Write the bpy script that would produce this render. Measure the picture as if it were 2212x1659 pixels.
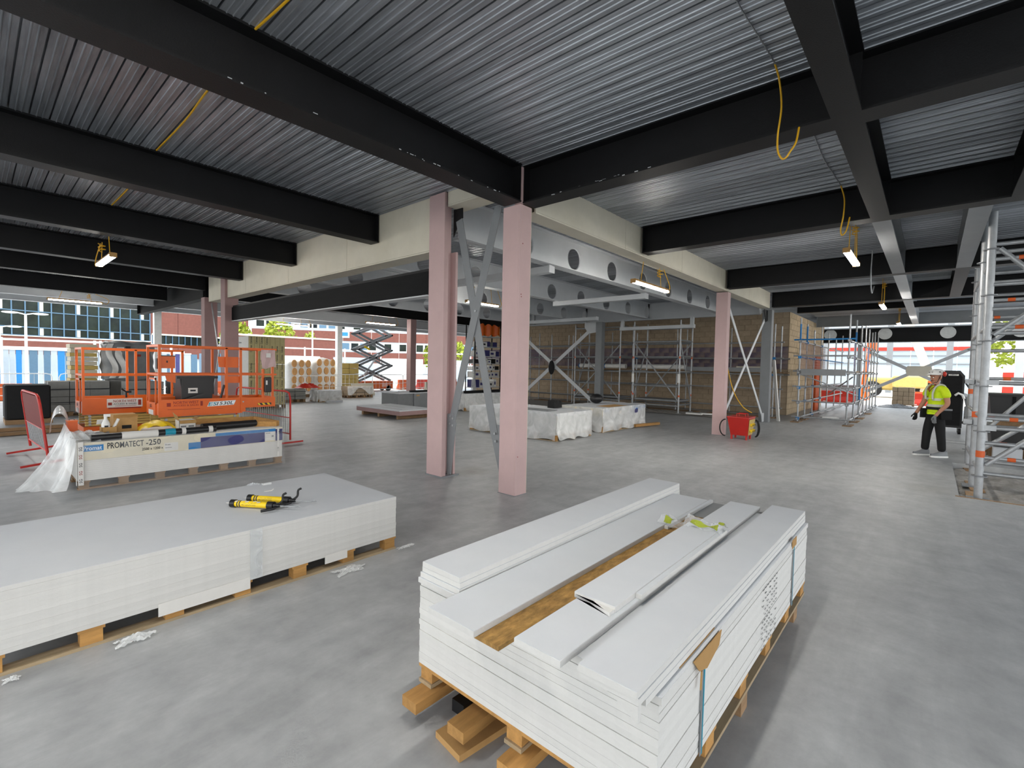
import bpy, bmesh, math, random
from mathutils import Vector, Matrix
R = random.Random(7)
SC = bpy.context.scene
COL = SC.collection
for o in list(bpy.data.objects): bpy.data.objects.remove(o)
# ------------------------------------------------------------ camera, sky, sun, exposure
PI = math.pi
YAW, PITCH, ROLL, FPX, EYE = 0.72101334, -0.03757989, 0.01933251, 1031.56, 1.65
fw = Vector((math.cos(PITCH)*math.cos(YAW), math.cos(PITCH)*math.sin(YAW), math.sin(PITCH)))
rt = fw.cross(Vector((0, 0, 1))).normalized(); up = rt.cross(fw)
cr, sr = math.cos(ROLL), math.sin(ROLL)
rt2 = rt*cr + up*sr; up2 = up*cr - rt*sr
cam_d = bpy.data.cameras.new('camera'); cam_d.sensor_width = 36.0; cam_d.lens = FPX/2212*36.0
cam_d.clip_start = 0.05; cam_d.clip_end = 500
cam = bpy.data.objects.new('camera', cam_d); COL.objects.link(cam)
mw = Matrix((rt2, up2, -fw)).transposed().to_4x4(); mw.translation = (0, 0, EYE)
cam.matrix_world = mw
SC.camera = cam
W = bpy.data.worlds.new('sky'); SC.world = W; W.use_nodes = True
wn = W.node_tree.nodes; wl = W.node_tree.links
bg = wn['Background']
tc = wn.new('ShaderNodeTexCoord'); sx = wn.new('ShaderNodeSeparateXYZ'); wr = wn.new('ShaderNodeValToRGB')
wl.new(tc.outputs['Generated'], sx.inputs[0]); wl.new(sx.outputs['Z'], wr.inputs[0]); wl.new(wr.outputs[0], bg.inputs[0])
wr.color_ramp.elements[0].position = 0.0; wr.color_ramp.elements[0].color = (1.0, 0.985, 0.955, 1)
wr.color_ramp.elements[1].position = 0.6; wr.color_ramp.elements[1].color = (0.80, 0.90, 1.0, 1)
bg.inputs[1].default_value = 3.3
sun_d = bpy.data.lights.new('sun', 'SUN'); sun_d.energy = 2.0; sun_d.angle = math.radians(6); sun_d.color = (1.0, 0.95, 0.87)
sun = bpy.data.objects.new('sun', sun_d); COL.objects.link(sun)
sun.rotation_euler = Vector((0.36, 0.40, -0.95)).to_track_quat('-Z', 'Y').to_euler()
VS = SC.view_settings
VS.view_transform = 'Standard'; VS.look = 'None'; VS.gamma = 1.0; VS.use_curve_mapping = False
VS.exposure = 0.1

# ------------------------------------------------------------ shape helpers: a shape is (verts, faces)
def box(x0, y0, z0, x1, y1, z1):
    v = [(x0,y0,z0),(x1,y0,z0),(x1,y1,z0),(x0,y1,z0),(x0,y0,z1),(x1,y0,z1),(x1,y1,z1),(x0,y1,z1)]
    return v, [(0,3,2,1),(4,5,6,7),(0,1,5,4),(1,2,6,5),(2,3,7,6),(3,0,4,7)]
def xf(s, m): return [tuple(m @ Vector(p)) for p in s[0]], s[1]
def mv(s, x=0, y=0, z=0): return [(a+x, b+y, c+z) for a, b, c in s[0]], s[1]
def rz(s, a, c=(0,0,0)):
    ca, sa = math.cos(a), math.sin(a)
    return [(c[0]+(x-c[0])*ca-(y-c[1])*sa, c[1]+(x-c[0])*sa+(y-c[1])*ca, z) for x, y, z in s[0]], s[1]
def cbox(c, s, a=0.0, rx=0.0, ry=0.0):
    b = box(-s[0]/2, -s[1]/2, -s[2]/2, s[0]/2, s[1]/2, s[2]/2)
    m = Matrix.Translation(c) @ Matrix.Rotation(a, 4, 'Z') @ Matrix.Rotation(ry, 4, 'Y') @ Matrix.Rotation(rx, 4, 'X')
    return xf(b, m)
def bbox(x0, y0, z0, x1, y1, z1, b=0.004):          # box with chamfered long edges (octagon section about z)
    pts = [(x0+b,y0),(x1-b,y0),(x1,y0+b),(x1,y1-b),(x1-b,y1),(x0+b,y1),(x0,y1-b),(x0,y0+b)]
    v = []; n = 8
    cx, cy = (x0+x1)/2, (y0+y1)/2
    for z, i in ((z0,1),(z0+b,0),(z1-b,0),(z1,1)):
        for px, py in pts:
            if i: px, py = px+(b if px<cx else -b)*.9, py+(b if py<cy else -b)*.9
            v.append((px,py,z))
    f = [tuple(range(7,-1,-1)), tuple(range(24,32))]
    for k in range(3):
        for i in range(n): f.append((k*n+i, k*n+(i+1)%n, (k+1)*n+(i+1)%n, (k+1)*n+i))
    return v, f
def frame_of(d):
    d = Vector(d).normalized(); a = Vector((0,0,1)) if abs(d.z) < .95 else Vector((1,0,0))
    s = d.cross(a).normalized(); return d, s, s.cross(d)
def cyl(p0, p1, r, n=10, r2=None, cap=True):
    p0, p1 = Vector(p0), Vector(p1); d, s, t = frame_of(p1-p0); r2 = r if r2 is None else r2
    v = []
    for p, q in ((p0, r), (p1, r2)):
        for i in range(n):
            a = 2*PI*i/n; v.append(tuple(p + (s*math.cos(a)+t*math.sin(a))*q))
    f = [(i,(i+1)%n,n+(i+1)%n,n+i) for i in range(n)]
    if cap: f += [tuple(range(n-1,-1,-1)), tuple(range(n,2*n))]
    return v, f
def tube(pts, r, n=6, rs=None):
    pts = [Vector(p) for p in pts]; v = []; f = []; prev = None
    for i, p in enumerate(pts):
        d = (pts[min(i+1,len(pts)-1)]-pts[max(i-1,0)])
        if d.length < 1e-9: d = Vector((0,0,1))
        d.normalize()
        if prev is None: _, s, t = frame_of(d)
        else:
            s = prev - d*prev.dot(d)
            s = s.normalized() if s.length > 1e-6 else frame_of(d)[1]
            t = s.cross(d)
        prev = s; q = rs[i] if rs else r
        for k in range(n):
            a = 2*PI*k/n; v.append(tuple(p+(s*math.cos(a)+t*math.sin(a))*q))
    for i in range(len(pts)-1):
        for k in range(n): f.append((i*n+k, (i+1)*n+k, (i+1)*n+(k+1)%n, i*n+(k+1)%n))
    m = (len(pts)-1)*n
    f += [tuple(range(n)), tuple(range(m+n-1, m-1, -1))]
    return v, f
def smooth_pts(pts, k=6):                            # Catmull-Rom through pts
    P_ = [Vector(p) for p in pts]; P_ = [2*P_[0]-P_[1]]+P_+[2*P_[-1]-P_[-2]]; out = []
    for i in range(1, len(P_)-2):
        a, b, c, d = P_[i-1:i+3]
        for j in range(k):
            t = j/k
            out.append(.5*((2*b)+(c-a)*t+(2*a-5*b+4*c-d)*t*t+(3*b-a-3*c+d)*t**3))
    return out+[P_[-2]]
def bar(p0, p1, w, h, upv=(0,0,1)):                  # box beam p0-p1, h measured along upv, w sideways
    p0, p1 = Vector(p0), Vector(p1); d = (p1-p0).normalized(); u = Vector(upv); u = (u-d*u.dot(d)).normalized(); s = d.cross(u)
    v = [tuple(p + s*a*w/2 + u*b*h/2) for p in (p0,p1) for a, b in ((-1,-1),(1,-1),(1,1),(-1,1))]
    return v, [(0,1,2,3),(7,6,5,4),(0,4,5,1),(1,5,6,2),(2,6,7,3),(3,7,4,0)]
def lathe(prof, n=16, c=(0,0,0), cap=True):
    v = []; m = len(prof)
    for r, z in prof:
        for i in range(n): v.append((c[0]+r*math.cos(2*PI*i/n), c[1]+r*math.sin(2*PI*i/n), c[2]+z))
    f = [(j*n+i, j*n+(i+1)%n, (j+1)*n+(i+1)%n, (j+1)*n+i) for j in range(m-1) for i in range(n)]
    if cap: f += [tuple(range(n-1,-1,-1)), tuple(range((m-1)*n, m*n))]
    return v, f
def prism(poly, ax, a0, a1):                         # poly in the plane normal to ax; x:(y,z) y:(x,z) z:(x,y)
    def q(p, a): return (a,p[0],p[1]) if ax=='x' else (p[0],a,p[1]) if ax=='y' else (p[0],p[1],a)
    n = len(poly); v = [q(p,a0) for p in poly]+[q(p,a1) for p in poly]
    f = [tuple(range(n)), tuple(range(2*n-1,n-1,-1))]+[((i+1)%n, i, n+i, n+(i+1)%n) for i in range(n)]
    return v, f
def ball(c, r, n=12, m=8, s=(1,1,1)):
    v = [(c[0],c[1],c[2]-r*s[2])]; f = []
    for j in range(1, m):
        t = -PI/2+PI*j/m
        for i in range(n): v.append((c[0]+r*s[0]*math.cos(t)*math.cos(2*PI*i/n), c[1]+r*s[1]*math.cos(t)*math.sin(2*PI*i/n), c[2]+r*s[2]*math.sin(t)))
    v.append((c[0],c[1],c[2]+r*s[2])); L = len(v)-1
    for i in range(n): f.append((0, 1+(i+1)%n, 1+i)); f.append((L, 1+(m-2)*n+i, 1+(m-2)*n+(i+1)%n))
    for j in range(m-2):
        for i in range(n): a = 1+j*n; f.append((a+i, a+(i+1)%n, a+n+(i+1)%n, a+n+i))
    return v, f
def grid(fn, nu, nv):
    v = [tuple(fn(i/nu, j/nv)) for j in range(nv+1) for i in range(nu+1)]
    return v, [(j*(nu+1)+i, j*(nu+1)+i+1, (j+1)*(nu+1)+i+1, (j+1)*(nu+1)+i) for j in range(nv) for i in range(nu)]
def ibeam(ax, a0, a1, c, zb, h, bf, tf=.02, tw=.016):
    w = bf/2; t = tw/2
    p = [(-w,0),(w,0),(w,tf),(t,tf),(t,h-tf),(w,h-tf),(w,h),(-w,h),(-w,h-tf),(-t,h-tf),(-t,tf),(-w,tf)]
    P_ = [(c+a, zb+b) for a, b in p]
    n = 12
    def q(pt, a): return (a,pt[0],pt[1]) if ax=='x' else (pt[0],a,pt[1])
    v = [q(x,a0) for x in P_]+[q(x,a1) for x in P_]
    f = [((i+1)%n, i, n+i, n+(i+1)%n) for i in range(n)]
    for b in (0, n):
        for quad in ((0,1,2,11),(2,3,10,11),(3,4,9,10),(4,5,8,9),(5,6,7,8)): f.append(tuple(b+i for i in quad))
    return v, f
def join(*ss):
    v = []; f = []
    for s in ss:
        if isinstance(s, list): s = join(*s)
        b = len(v); v += list(s[0]); f += [tuple(i+b for i in q) for q in s[1]]
    return v, f

# ------------------------------------------------------------ object helpers
OFF = {}
def mesh_of(name, shapes, mat, off=(0,0,0), smooth=False, fix=True):
    v, f = join(*shapes)
    if off != (0,0,0): v = [(a-off[0], b-off[1], c-off[2]) for a, b, c in v]
    me = bpy.data.meshes.new(name); me.from_pydata(v, [], f)
    if fix:
        bm = bmesh.new(); bm.from_mesh(me); bmesh.ops.recalc_face_normals(bm, faces=bm.faces); bm.to_mesh(me); bm.free()
    if mat: me.materials.append(mat)
    if smooth:
        me.polygons.foreach_set('use_smooth', [True]*len(me.polygons))
        me.set_sharp_from_angle(angle=math.radians(40))
    me.update(); return me
def link(name, data, parent=None):
    o = bpy.data.objects.new(name, data); COL.objects.link(o)
    if parent: o.parent = parent
    return o
def tag(o, label, cat, group=None):
    o['label'] = label; o['category'] = cat
    if group: o['group'] = group
    return o
def T(name, label, cat, base=(0,0,0), group=None, a=0.0, local=False):
    """a thing: an Empty at its base; parts given in world coordinates unless local"""
    o = link(name, None); o.location = base; o.rotation_euler = (0,0,a); o.empty_display_size = .1
    OFF[o.name] = (0,0,0) if local else tuple(base)
    return tag(o, label, cat, group)
def P(parent, name, mat, *shapes, smooth=False, label=None, stuff=False, fix=True):
    off = OFF[parent.name]
    o = link(name, mesh_of(name, shapes, mat, off, smooth, fix), parent); OFF[o.name] = off
    if label: o['label'] = label
    if stuff: o['kind'] = 'stuff'
    return o
def M1(name, label, cat, mat, *shapes, group=None, smooth=False):
    v, f = join(*shapes); xs, ys, zs = zip(*v)
    b = ((min(xs)+max(xs))/2, (min(ys)+max(ys))/2, min(zs))
    o = link(name, mesh_of(name, [(v,f)], mat, b, smooth)); o.location = b; OFF[o.name] = b
    return tag(o, label, cat, group)
def S(name, mat, *shapes, smooth=False):
    o = link(name, mesh_of(name, shapes, mat, (0,0,0), smooth)); o['kind'] = 'structure'; OFF[o.name] = (0,0,0); return o
def dup(o, loc=None, a=None, label=None, group=None, parent=None):
    c = o.copy(); COL.objects.link(c); c.parent = parent; OFF[c.name] = OFF.get(o.name, (0,0,0))
    if loc is not None: c.location = loc
    if a is not None: c.rotation_euler = (0,0,a)
    if label: c['label'] = label
    if group: c['group'] = group
    for ch in o.children: dup(ch, parent=c)
    return c
def same(parent, name, o, loc):                      # another piece sharing o's mesh, moved by loc
    c = link(name, o.data, parent); c.location = loc; OFF[c.name] = OFF[parent.name]; return c
def text_mesh(txt, h, mat, extrude=.0015, bold=0.0, w=None):
    cu = bpy.data.curves.new('lettering', 'FONT'); cu.body = txt; cu.size = 1.0; cu.extrude = 0; cu.offset = bold; cu.resolution_u = 2
    t = bpy.data.objects.new('lettering', cu); me0 = t.to_mesh()
    v = [tuple(x.co) for x in me0.vertices]; f = [tuple(p.vertices) for p in me0.polygons]
    t.to_mesh_clear(); bpy.data.objects.remove(t); bpy.data.curves.remove(cu)
    xs = [p[0] for p in v]; ys = [p[1] for p in v]
    k = h/0.70; x0 = min(xs); kx = k if w is None else w/(max(xs)-x0)
    v = [((a-x0)*kx, b*k, 0) for a, b, c in v]
    n = len(v); v2 = v+[(a,b,extrude) for a,b,c in v]
    return v2, f+[tuple(n+i for i in q) for q in f]
def on_plane(s, o, ux, uy):                          # lay a flat shape (x,y,z) onto plane at o with axes ux, uy
    ux, uy = Vector(ux).normalized(), Vector(uy).normalized(); n = ux.cross(uy); o = Vector(o)
    return [tuple(o+ux*a+uy*b+n*c) for a, b, c in s[0]], s[1]
def skin(name, nodes, edges, mat, sub=2, root=0):    # nodes: (co, (rx, ry))
    me = bpy.data.meshes.new(name); me.from_pydata([n[0] for n in nodes], edges, [])
    o = bpy.data.objects.new(name, me); COL.objects.link(o)
    sk = o.modifiers.new('s', 'SKIN'); sk.use_smooth_shade = True; sk.branch_smoothing = .6
    for i, n in enumerate(nodes):
        r = n[1] if isinstance(n[1], tuple) else (n[1], n[1])
        me.skin_vertices[0].data[i].radius = r
        me.skin_vertices[0].data[i].use_root = (i == root)
    ss = o.modifiers.new('u', 'SUBSURF'); ss.levels = sub; ss.render_levels = sub
    dg = bpy.context.evaluated_depsgraph_get(); dg.update()
    m2 = bpy.data.meshes.new_from_object(o.evaluated_get(dg)); m2.name = name
    bpy.data.objects.remove(o); m2.materials.clear(); m2.materials.append(mat)
    m2.polygons.foreach_set('use_smooth', [True]*len(m2.polygons))
    return m2

# ------------------------------------------------------------ materials
def lin(h):
    h = h.lstrip('#'); c = [int(h[i:i+2],16)/255 for i in (0,2,4)]
    return tuple(x/12.92 if x <= .04045 else ((x+.055)/1.055)**2.4 for x in c)+(1,)
MATS = {}
def mat(name, col, rough=.6, metal=0.0, var=.08, scale=8.0, bump=0.0, bscale=60.0, rnd=0.0, spec=.5, stretch=None, col2=None, c2amt=.5, emit=None, alpha=1.0, trans=0.0):
    m = bpy.data.materials.new(name); m.use_nodes = True; nt = m.node_tree; N = nt.nodes; L = nt.links
    b = N['Principled BSDF']; c = lin(col) if isinstance(col, str) else col
    b.inputs['Roughness'].default_value = rough; b.inputs['Metallic'].default_value = metal
    b.inputs['Specular IOR Level'].default_value = spec
    if alpha < 1: b.inputs['Alpha'].default_value = alpha
    if trans: b.inputs['Transmission Weight'].default_value = trans
    if emit:
        b.inputs['Emission Color'].default_value = lin(emit[0]); b.inputs['Emission Strength'].default_value = emit[1]
    t = N.new('ShaderNodeTexCoord'); mp = N.new('ShaderNodeMapping'); L.new(t.outputs['Object'], mp.inputs[0])
    if stretch: mp.inputs['Scale'].default_value = stretch
    nz = N.new('ShaderNodeTexNoise'); nz.inputs['Scale'].default_value = scale; nz.inputs['Detail'].default_value = 5; nz.inputs['Roughness'].default_value = .65
    L.new(mp.outputs[0], nz.inputs[0])
    mr = N.new('ShaderNodeMapRange'); L.new(nz.outputs[0], mr.inputs[0])
    mr.inputs[1].default_value = .3; mr.inputs[2].default_value = .7
    mr.inputs[3].default_value = 1-var; mr.inputs[4].default_value = 1+var
    src = mr.outputs[0]
    if rnd:
        oi = N.new('ShaderNodeObjectInfo'); m2 = N.new('ShaderNodeMapRange'); L.new(oi.outputs['Random'], m2.inputs[0])
        m2.inputs[3].default_value = 1-rnd; m2.inputs[4].default_value = 1+rnd
        mm = N.new('ShaderNodeMath'); mm.operation = 'MULTIPLY'; L.new(src, mm.inputs[0]); L.new(m2.outputs[0], mm.inputs[1]); src = mm.outputs[0]
    mx = N.new('ShaderNodeVectorMath'); mx.operation = 'SCALE'; L.new(src, mx.inputs['Scale'])
    if col2:
        n2 = N.new('ShaderNodeTexNoise'); n2.inputs['Scale'].default_value = scale*.37; n2.inputs['Detail'].default_value = 6; n2.inputs['Roughness'].default_value = .7
        L.new(mp.outputs[0], n2.inputs[0])
        r2 = N.new('ShaderNodeMapRange'); L.new(n2.outputs[0], r2.inputs[0]); r2.inputs[1].default_value = .5-.12; r2.inputs[2].default_value = .5+.2; r2.inputs[4].default_value = c2amt
        mc = N.new('ShaderNodeMix'); mc.data_type = 'RGBA'; L.new(r2.outputs[0], mc.inputs['Factor'])
        mc.inputs['A'].default_value = c; mc.inputs['B'].default_value = lin(col2); L.new(mc.outputs['Result'], mx.inputs[0])
    else: mx.inputs[0].default_value = c[:3]
    L.new(mx.outputs[0], b.inputs['Base Color'])
    if bump:
        nb = N.new('ShaderNodeTexNoise'); nb.inputs['Scale'].default_value = bscale; nb.inputs['Detail'].default_value = 4; L.new(mp.outputs[0], nb.inputs[0])
        bp = N.new('ShaderNodeBump'); bp.inputs['Strength'].default_value = bump; bp.inputs['Distance'].default_value = .01
        L.new(nb.outputs[0], bp.inputs['Height']); L.new(bp.outputs[0], b.inputs['Normal'])
    MATS[name] = m; return m
m_black = mat('black_paint', '#101012', .5, var=.25, scale=3, bump=.15, bscale=90, spec=.3)
m_black2 = mat('dark_steel', '#131314', .75, var=.25, scale=2, spec=.2, stretch=(1,1,6))
m_deck = mat('galvanised_deck', '#a4a8ae', .40, metal=.55, var=.34, scale=2.2, rnd=.28, stretch=(7,.5,3))
m_galv = mat('galvanised_tube', '#a7aaad', .45, metal=.55, var=.14, scale=9)
m_greysteel = mat('grey_primer', '#c2c5c8', .5, var=.05, scale=2)
m_greydark = mat('dark_grey_primer', '#7d8083', .5, var=.07, scale=3)
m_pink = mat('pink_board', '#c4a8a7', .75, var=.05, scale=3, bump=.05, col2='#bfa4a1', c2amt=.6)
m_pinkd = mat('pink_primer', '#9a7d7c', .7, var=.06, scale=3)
m_cream = mat('cream_board', '#d3cdbd', .75, var=.05, scale=2.5, col2='#c6bfa9', c2amt=.5)
m_white = mat('white_board_face', '#c6c9cd', .7, var=.025, scale=2.2, rnd=.02, col2='#bac0c8', c2amt=.5)
m_wedge = mat('white_board_edge', '#cccbc8', .85, var=.03, scale=30, rnd=.03, bump=.1, bscale=120)
m_timber = mat('pallet_timber', '#ad8148', .8, var=.2, scale=5, rnd=.13, stretch=(1,6,6), bump=.15)
m_dusty = mat('dusty_timber', '#a08d70', .85, var=.18, scale=5, rnd=.1, stretch=(1,6,6))
m_meshred = mat('dark_red_mesh', '#6d1712', .7)
m_timberd = mat('weathered_timber', '#8a6e50', .85, var=.2, scale=5, rnd=.15, stretch=(1,6,6))
m_osb = mat('strand_board', '#a47f45', .8, var=.42, scale=16, stretch=(1,2.6,1), col2='#6e4d22', c2amt=.7, bump=.2)
m_conc = mat('power_floated_concrete', '#a6a8a9', .46, var=.13, scale=5.0, col2='#8e9092', c2amt=.7, bump=.08, bscale=28, spec=.55)
def floor_stains(m, pts):
    nt = m.node_tree; N = nt.nodes; L = nt.links; b = N['Principled BSDF']; src = b.inputs['Base Color'].links[0].from_socket
    tcn = N.new('ShaderNodeTexCoord'); nz = N.new('ShaderNodeTexNoise'); nz.inputs['Scale'].default_value = 2.4; nz.inputs['Detail'].default_value = 6; L.new(tcn.outputs['Object'], nz.inputs[0])
    wv = N.new('ShaderNodeTexNoise'); wv.inputs['Scale'].default_value = 1.3; wv.inputs['Detail'].default_value = 7; wv.inputs['Roughness'].default_value = .7; wv.inputs['Distortion'].default_value = .6
    mp = N.new('ShaderNodeMapping'); mp.inputs['Rotation'].default_value = (0,0,-.75); mp.inputs['Scale'].default_value = (.35,2.2,1); L.new(tcn.outputs['Object'], mp.inputs[0]); L.new(mp.outputs[0], wv.inputs[0])
    r0 = N.new('ShaderNodeMapRange'); L.new(wv.outputs[0], r0.inputs[0]); r0.inputs[1].default_value = .38; r0.inputs[2].default_value = .66; r0.inputs[3].default_value = .90; r0.inputs[4].default_value = 1.07
    vm = N.new('ShaderNodeVectorMath'); vm.operation = 'SCALE'; L.new(src, vm.inputs[0]); L.new(r0.outputs[0], vm.inputs['Scale']); cur = vm.outputs[0]
    for (x,y,r,a,c) in pts:
        d = N.new('ShaderNodeVectorMath'); d.operation = 'DISTANCE'; d.inputs[1].default_value = (x,y,0); L.new(tcn.outputs['Object'], d.inputs[0])
        ad = N.new('ShaderNodeMath'); ad.operation = 'MULTIPLY_ADD'; L.new(nz.outputs[0], ad.inputs[0]); ad.inputs[1].default_value = r*1.3; L.new(d.outputs['Value'], ad.inputs[2])
        mr = N.new('ShaderNodeMapRange'); L.new(ad.outputs[0], mr.inputs[0]); mr.inputs[1].default_value = r*.55; mr.inputs[2].default_value = r*1.6; mr.inputs[3].default_value = a; mr.inputs[4].default_value = 0
        mc = N.new('ShaderNodeMix'); mc.data_type = 'RGBA'; L.new(mr.outputs[0], mc.inputs['Factor']); L.new(cur, mc.inputs['A']); mc.inputs['B'].default_value = lin(c); cur = mc.outputs['Result']
    L.new(cur, b.inputs['Base Color'])
floor_stains(m_conc, [(5.15,5.35,.40,.5,'#6e6050'),(5.5,6.6,.5,.35,'#75695c'),(4.4,7.4,.7,.25,'#6f6a64'),(9.1,-.1,.5,.4,'#7f7a72'),(3.2,5.6,.6,.2,'#7a7774')])
m_ground = mat('site_ground', '#c9c3b8', .95, var=.1, scale=.8)
m_rubble = mat('rough_screed', '#8f8b86', .95, var=.3, scale=9, bump=.9, bscale=16)
m_block = mat('concrete_block', '#a99780', .95, var=.10, scale=9, rnd=.09, bump=.25, bscale=120)
m_blockv = mat('violet_sprayed_block', '#6a6078', .95, var=.3, scale=1.2, rnd=.12, col2='#9b8a74', c2amt=.85, bump=.25, bscale=120)
m_blockl = mat('pale_concrete_block', '#b9a588', .95, var=.10, scale=9, rnd=.08, bump=.25, bscale=120)
m_blockg = mat('grey_concrete_block', '#8d8d8a', .95, var=.08, scale=9, rnd=.07)
m_mortar = mat('mortar', '#857762', .95)
m_packyel = mat('beige_pack', '#c4b888', .75, var=.06)
m_tan = mat('tan_roll', '#d3a066', .7)
m_orange = mat('orange_paint', '#d9600c', .4, var=.05, scale=4)
m_red = mat('red_paint', '#b52017', .45, var=.06, scale=5)
m_redpl = mat('red_plastic', '#bd2c19', .5)
m_orpl = mat('orange_plastic', '#cf5a22', .5)
m_yellow = mat('yellow_paint', '#e8c417', .45, var=.08)
m_yelwood = mat('pale_yellow_paint', '#c9ad62', .55, var=.1)
m_card = mat('cardboard', '#a9834f', .85, var=.06, rnd=.08)
m_cardw = mat('white_card', '#d8d6d2', .8, var=.04)
m_whitep = mat('white_plastic', '#e9e9e6', .45)
m_blackp = mat('black_plastic', '#151517', .42, var=.15)
m_grey = mat('grey_plastic', '#77797b', .6)
m_rubber = mat('black_rubber', '#101011', .7)
m_blue = mat('blue_card', '#1f76b5', .6, var=.08)
m_dblue = mat('violet_blue_card', '#37376f', .6, var=.1)
m_teal = mat('teal_label', '#12869f', .6)
m_beige = mat('beige_card', '#d6ceb8', .75, var=.05)
m_ink = mat('dark_print', '#2c3036', .7)
m_inkw = mat('white_print', '#e6eef2', .7)
m_inkr = mat('red_print', '#8f2f22', .7)
m_ply = mat('plywood', '#b58d58', .8, var=.12)
m_redbrick = mat('red_brick', '#70443b', .9, var=.12, scale=3)
m_clad = mat('white_cladding', '#a5b0ba', .6, var=.03)
m_glass = mat('dark_window_glass', '#151d22', .25, var=.6, scale=.35, col2='#2b3424', c2amt=.8, spec=.15)
m_frame = mat('blue_grey_frame', '#4d6c84', .5)
m_leaf = mat('leaf_green', '#8f9a2e', .8, var=.3, scale=6)
m_hivis = mat('hi_vis_yellow', '#d3ee10', .7, var=.06, scale=20)
m_skin = mat('skin_tone', '#b98368', .55, var=.05)
m_cloth = mat('black_cloth', '#141416', .85, var=.2)
m_refl = mat('reflective_tape', '#c9cbc0', .4)
m_lamp = mat('lamp_diffuser', '#fff6e0', .4, emit=('#fffaf1', 120.0))
m_yelcable = mat('yellow_cable', '#e0ab1a', .5)
def film_mat(name, col, a, rough=.25, wscale=7.0, bump=.8):
    m = bpy.data.materials.new(name); m.use_nodes = True; nt = m.node_tree; N = nt.nodes; L = nt.links
    b = N['Principled BSDF']; b.inputs['Base Color'].default_value = lin(col); b.inputs['Roughness'].default_value = rough
    t = N.new('ShaderNodeTexCoord'); nz = N.new('ShaderNodeTexNoise'); nz.inputs['Scale'].default_value = wscale; nz.inputs['Detail'].default_value = 4; nz.inputs['Distortion'].default_value = 1.5
    L.new(t.outputs['Object'], nz.inputs[0])
    mr = N.new('ShaderNodeMapRange'); L.new(nz.outputs[0], mr.inputs[0]); mr.inputs[1].default_value = .35; mr.inputs[2].default_value = .7
    mr.inputs[3].default_value = a*.82; mr.inputs[4].default_value = min(1, a*1.25); L.new(mr.outputs[0], b.inputs['Alpha'])
    bp = N.new('ShaderNodeBump'); bp.inputs['Strength'].default_value = bump; bp.inputs['Distance'].default_value = .03; L.new(nz.outputs[0], bp.inputs['Height']); L.new(bp.outputs[0], b.inputs['Normal'])
    return m
m_film = film_mat('clear_film', '#dfe3e6', .30)
m_filmw = film_mat('milky_film', '#e6e8e8', .6, .25, 3.5, .35)
m_filmthin = film_mat('thin_clear_film', '#dfe3e6', .12, .3, 3.0, .25)
# ============================================================ STRUCTURE
ZB, ZD = 3.66, 4.12                                  # underside of beams, underside of deck
XE, YE, XW, YS = 30.2, 24.8, -6.6, -7.0              # slab edges
PX0, PX1, PY0, PY1 = 8.85, 12.15, -2.6, -0.34        # uncast pit strip by the scaffold tower
S('floor', m_conc, box(-14,-14,-.2,PX0,YE,0), box(PX1,-14,-.2,XE,YE,0), box(PX0,PY1,-.2,PX1,YE,0), box(PX0,-14,-.2,PX1,PY0,0))
S('floor_pit', m_rubble, grid(lambda u,v:(PX0+u*(PX1-PX0), PY0+v*(PY1-PY0), -.10+.035*math.sin(u*37+v*11)*math.cos(v*23-u*9)+R.uniform(-.012,.012)), 44, 30), smooth=True)
gx = [-200, -14, XE, 200]
S('ground', m_ground, box(-200,YE,-.3,200,260,-.02), box(XE,-200,-.3,260,YE,-.02), box(-200,-200,-.3,-14,YE,-.02), box(-14,-200,-.3,XE,-14,-.02))
ceil = S('ceiling', m_conc, box(XW,YS,ZD+.06,XE,YE,ZD+.2))
# profiled deck sheets, 0.6 m wide, ribs along y
prof = []
for k in range(4):
    o = k*.15
    prof += [(o,0),(o+.040,0),(o+.044,-.007),(o+.050,-.007),(o+.054,0),(o+.084,0),(o+.088,-.007),(o+.094,-.007),(o+.098,0),(o+.135,0),(o+.130,.052),(o+.155,.052)]
prof += [(.6,0)]
def sheet(y0, y1):
    v = [(x,y0,z) for x, z in prof]+[(x,y1,z) for x, z in prof]; n = len(prof)
    return v, [(i,i+1,n+i+1,n+i) for i in range(n-1)]
nsh = 0
for ya, yb in ((YS, 4.0), (4.0, 13.05), (13.05, YE)):
    me = mesh_of('deck_sheet', [sheet(ya, yb)], m_deck, fix=False)
    x = XW
    while x < XE-.05:
        o = link('deck_sheet', me, ceil); o.location = (x, 0, ZD); x += .6; nsh += 1
# ---- steel beams
def beam(ax, a0, a1, c, label, zb=ZB, h=ZD-ZB, bf=.26, m=None, cat='beam', name='steel_beam', stiff=()):
    m = m or m_black
    b = ((a0+a1)/2, c, zb) if ax == 'x' else (c, (a0+a1)/2, zb)
    t = T(name, label, cat, b)
    P(t, 'beam_section', m, ibeam(ax, a0, a1, c, zb, h, bf))
    for s in (a0+.006, a1-.006):
        P(t, 'end_plate', m, box(s-.006,c-bf/2+.01,zb+.02,s+.006,c+bf/2-.01,zb+h-.02) if ax=='x' else box(c-bf/2+.01,s-.006,zb+.02,c+bf/2-.01,s+.006,zb+h-.02))
    return t
mb = beam('x', XW, 4.50, 4.00, 'big black beam running from the upper left to the middle column', bf=.28)
def chips(par, ax, c, lo, hi, z, n, sd):
    q = random.Random(sd); sh = []
    for _ in range(n):
        a = q.uniform(lo,hi); w = q.uniform(.008,.045); d = q.uniform(.003,.009); zz = z+q.uniform(-.004,.012)
        sh.append(box(a,c-.0022,zz,a+w,c+.001,zz+d) if ax=='x' else box(c-.0022,a,zz,c+.001,a+w,zz+d))
    P(par,'paint_chips',m_greysteel,*sh,stuff=True,fix=False)
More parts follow.
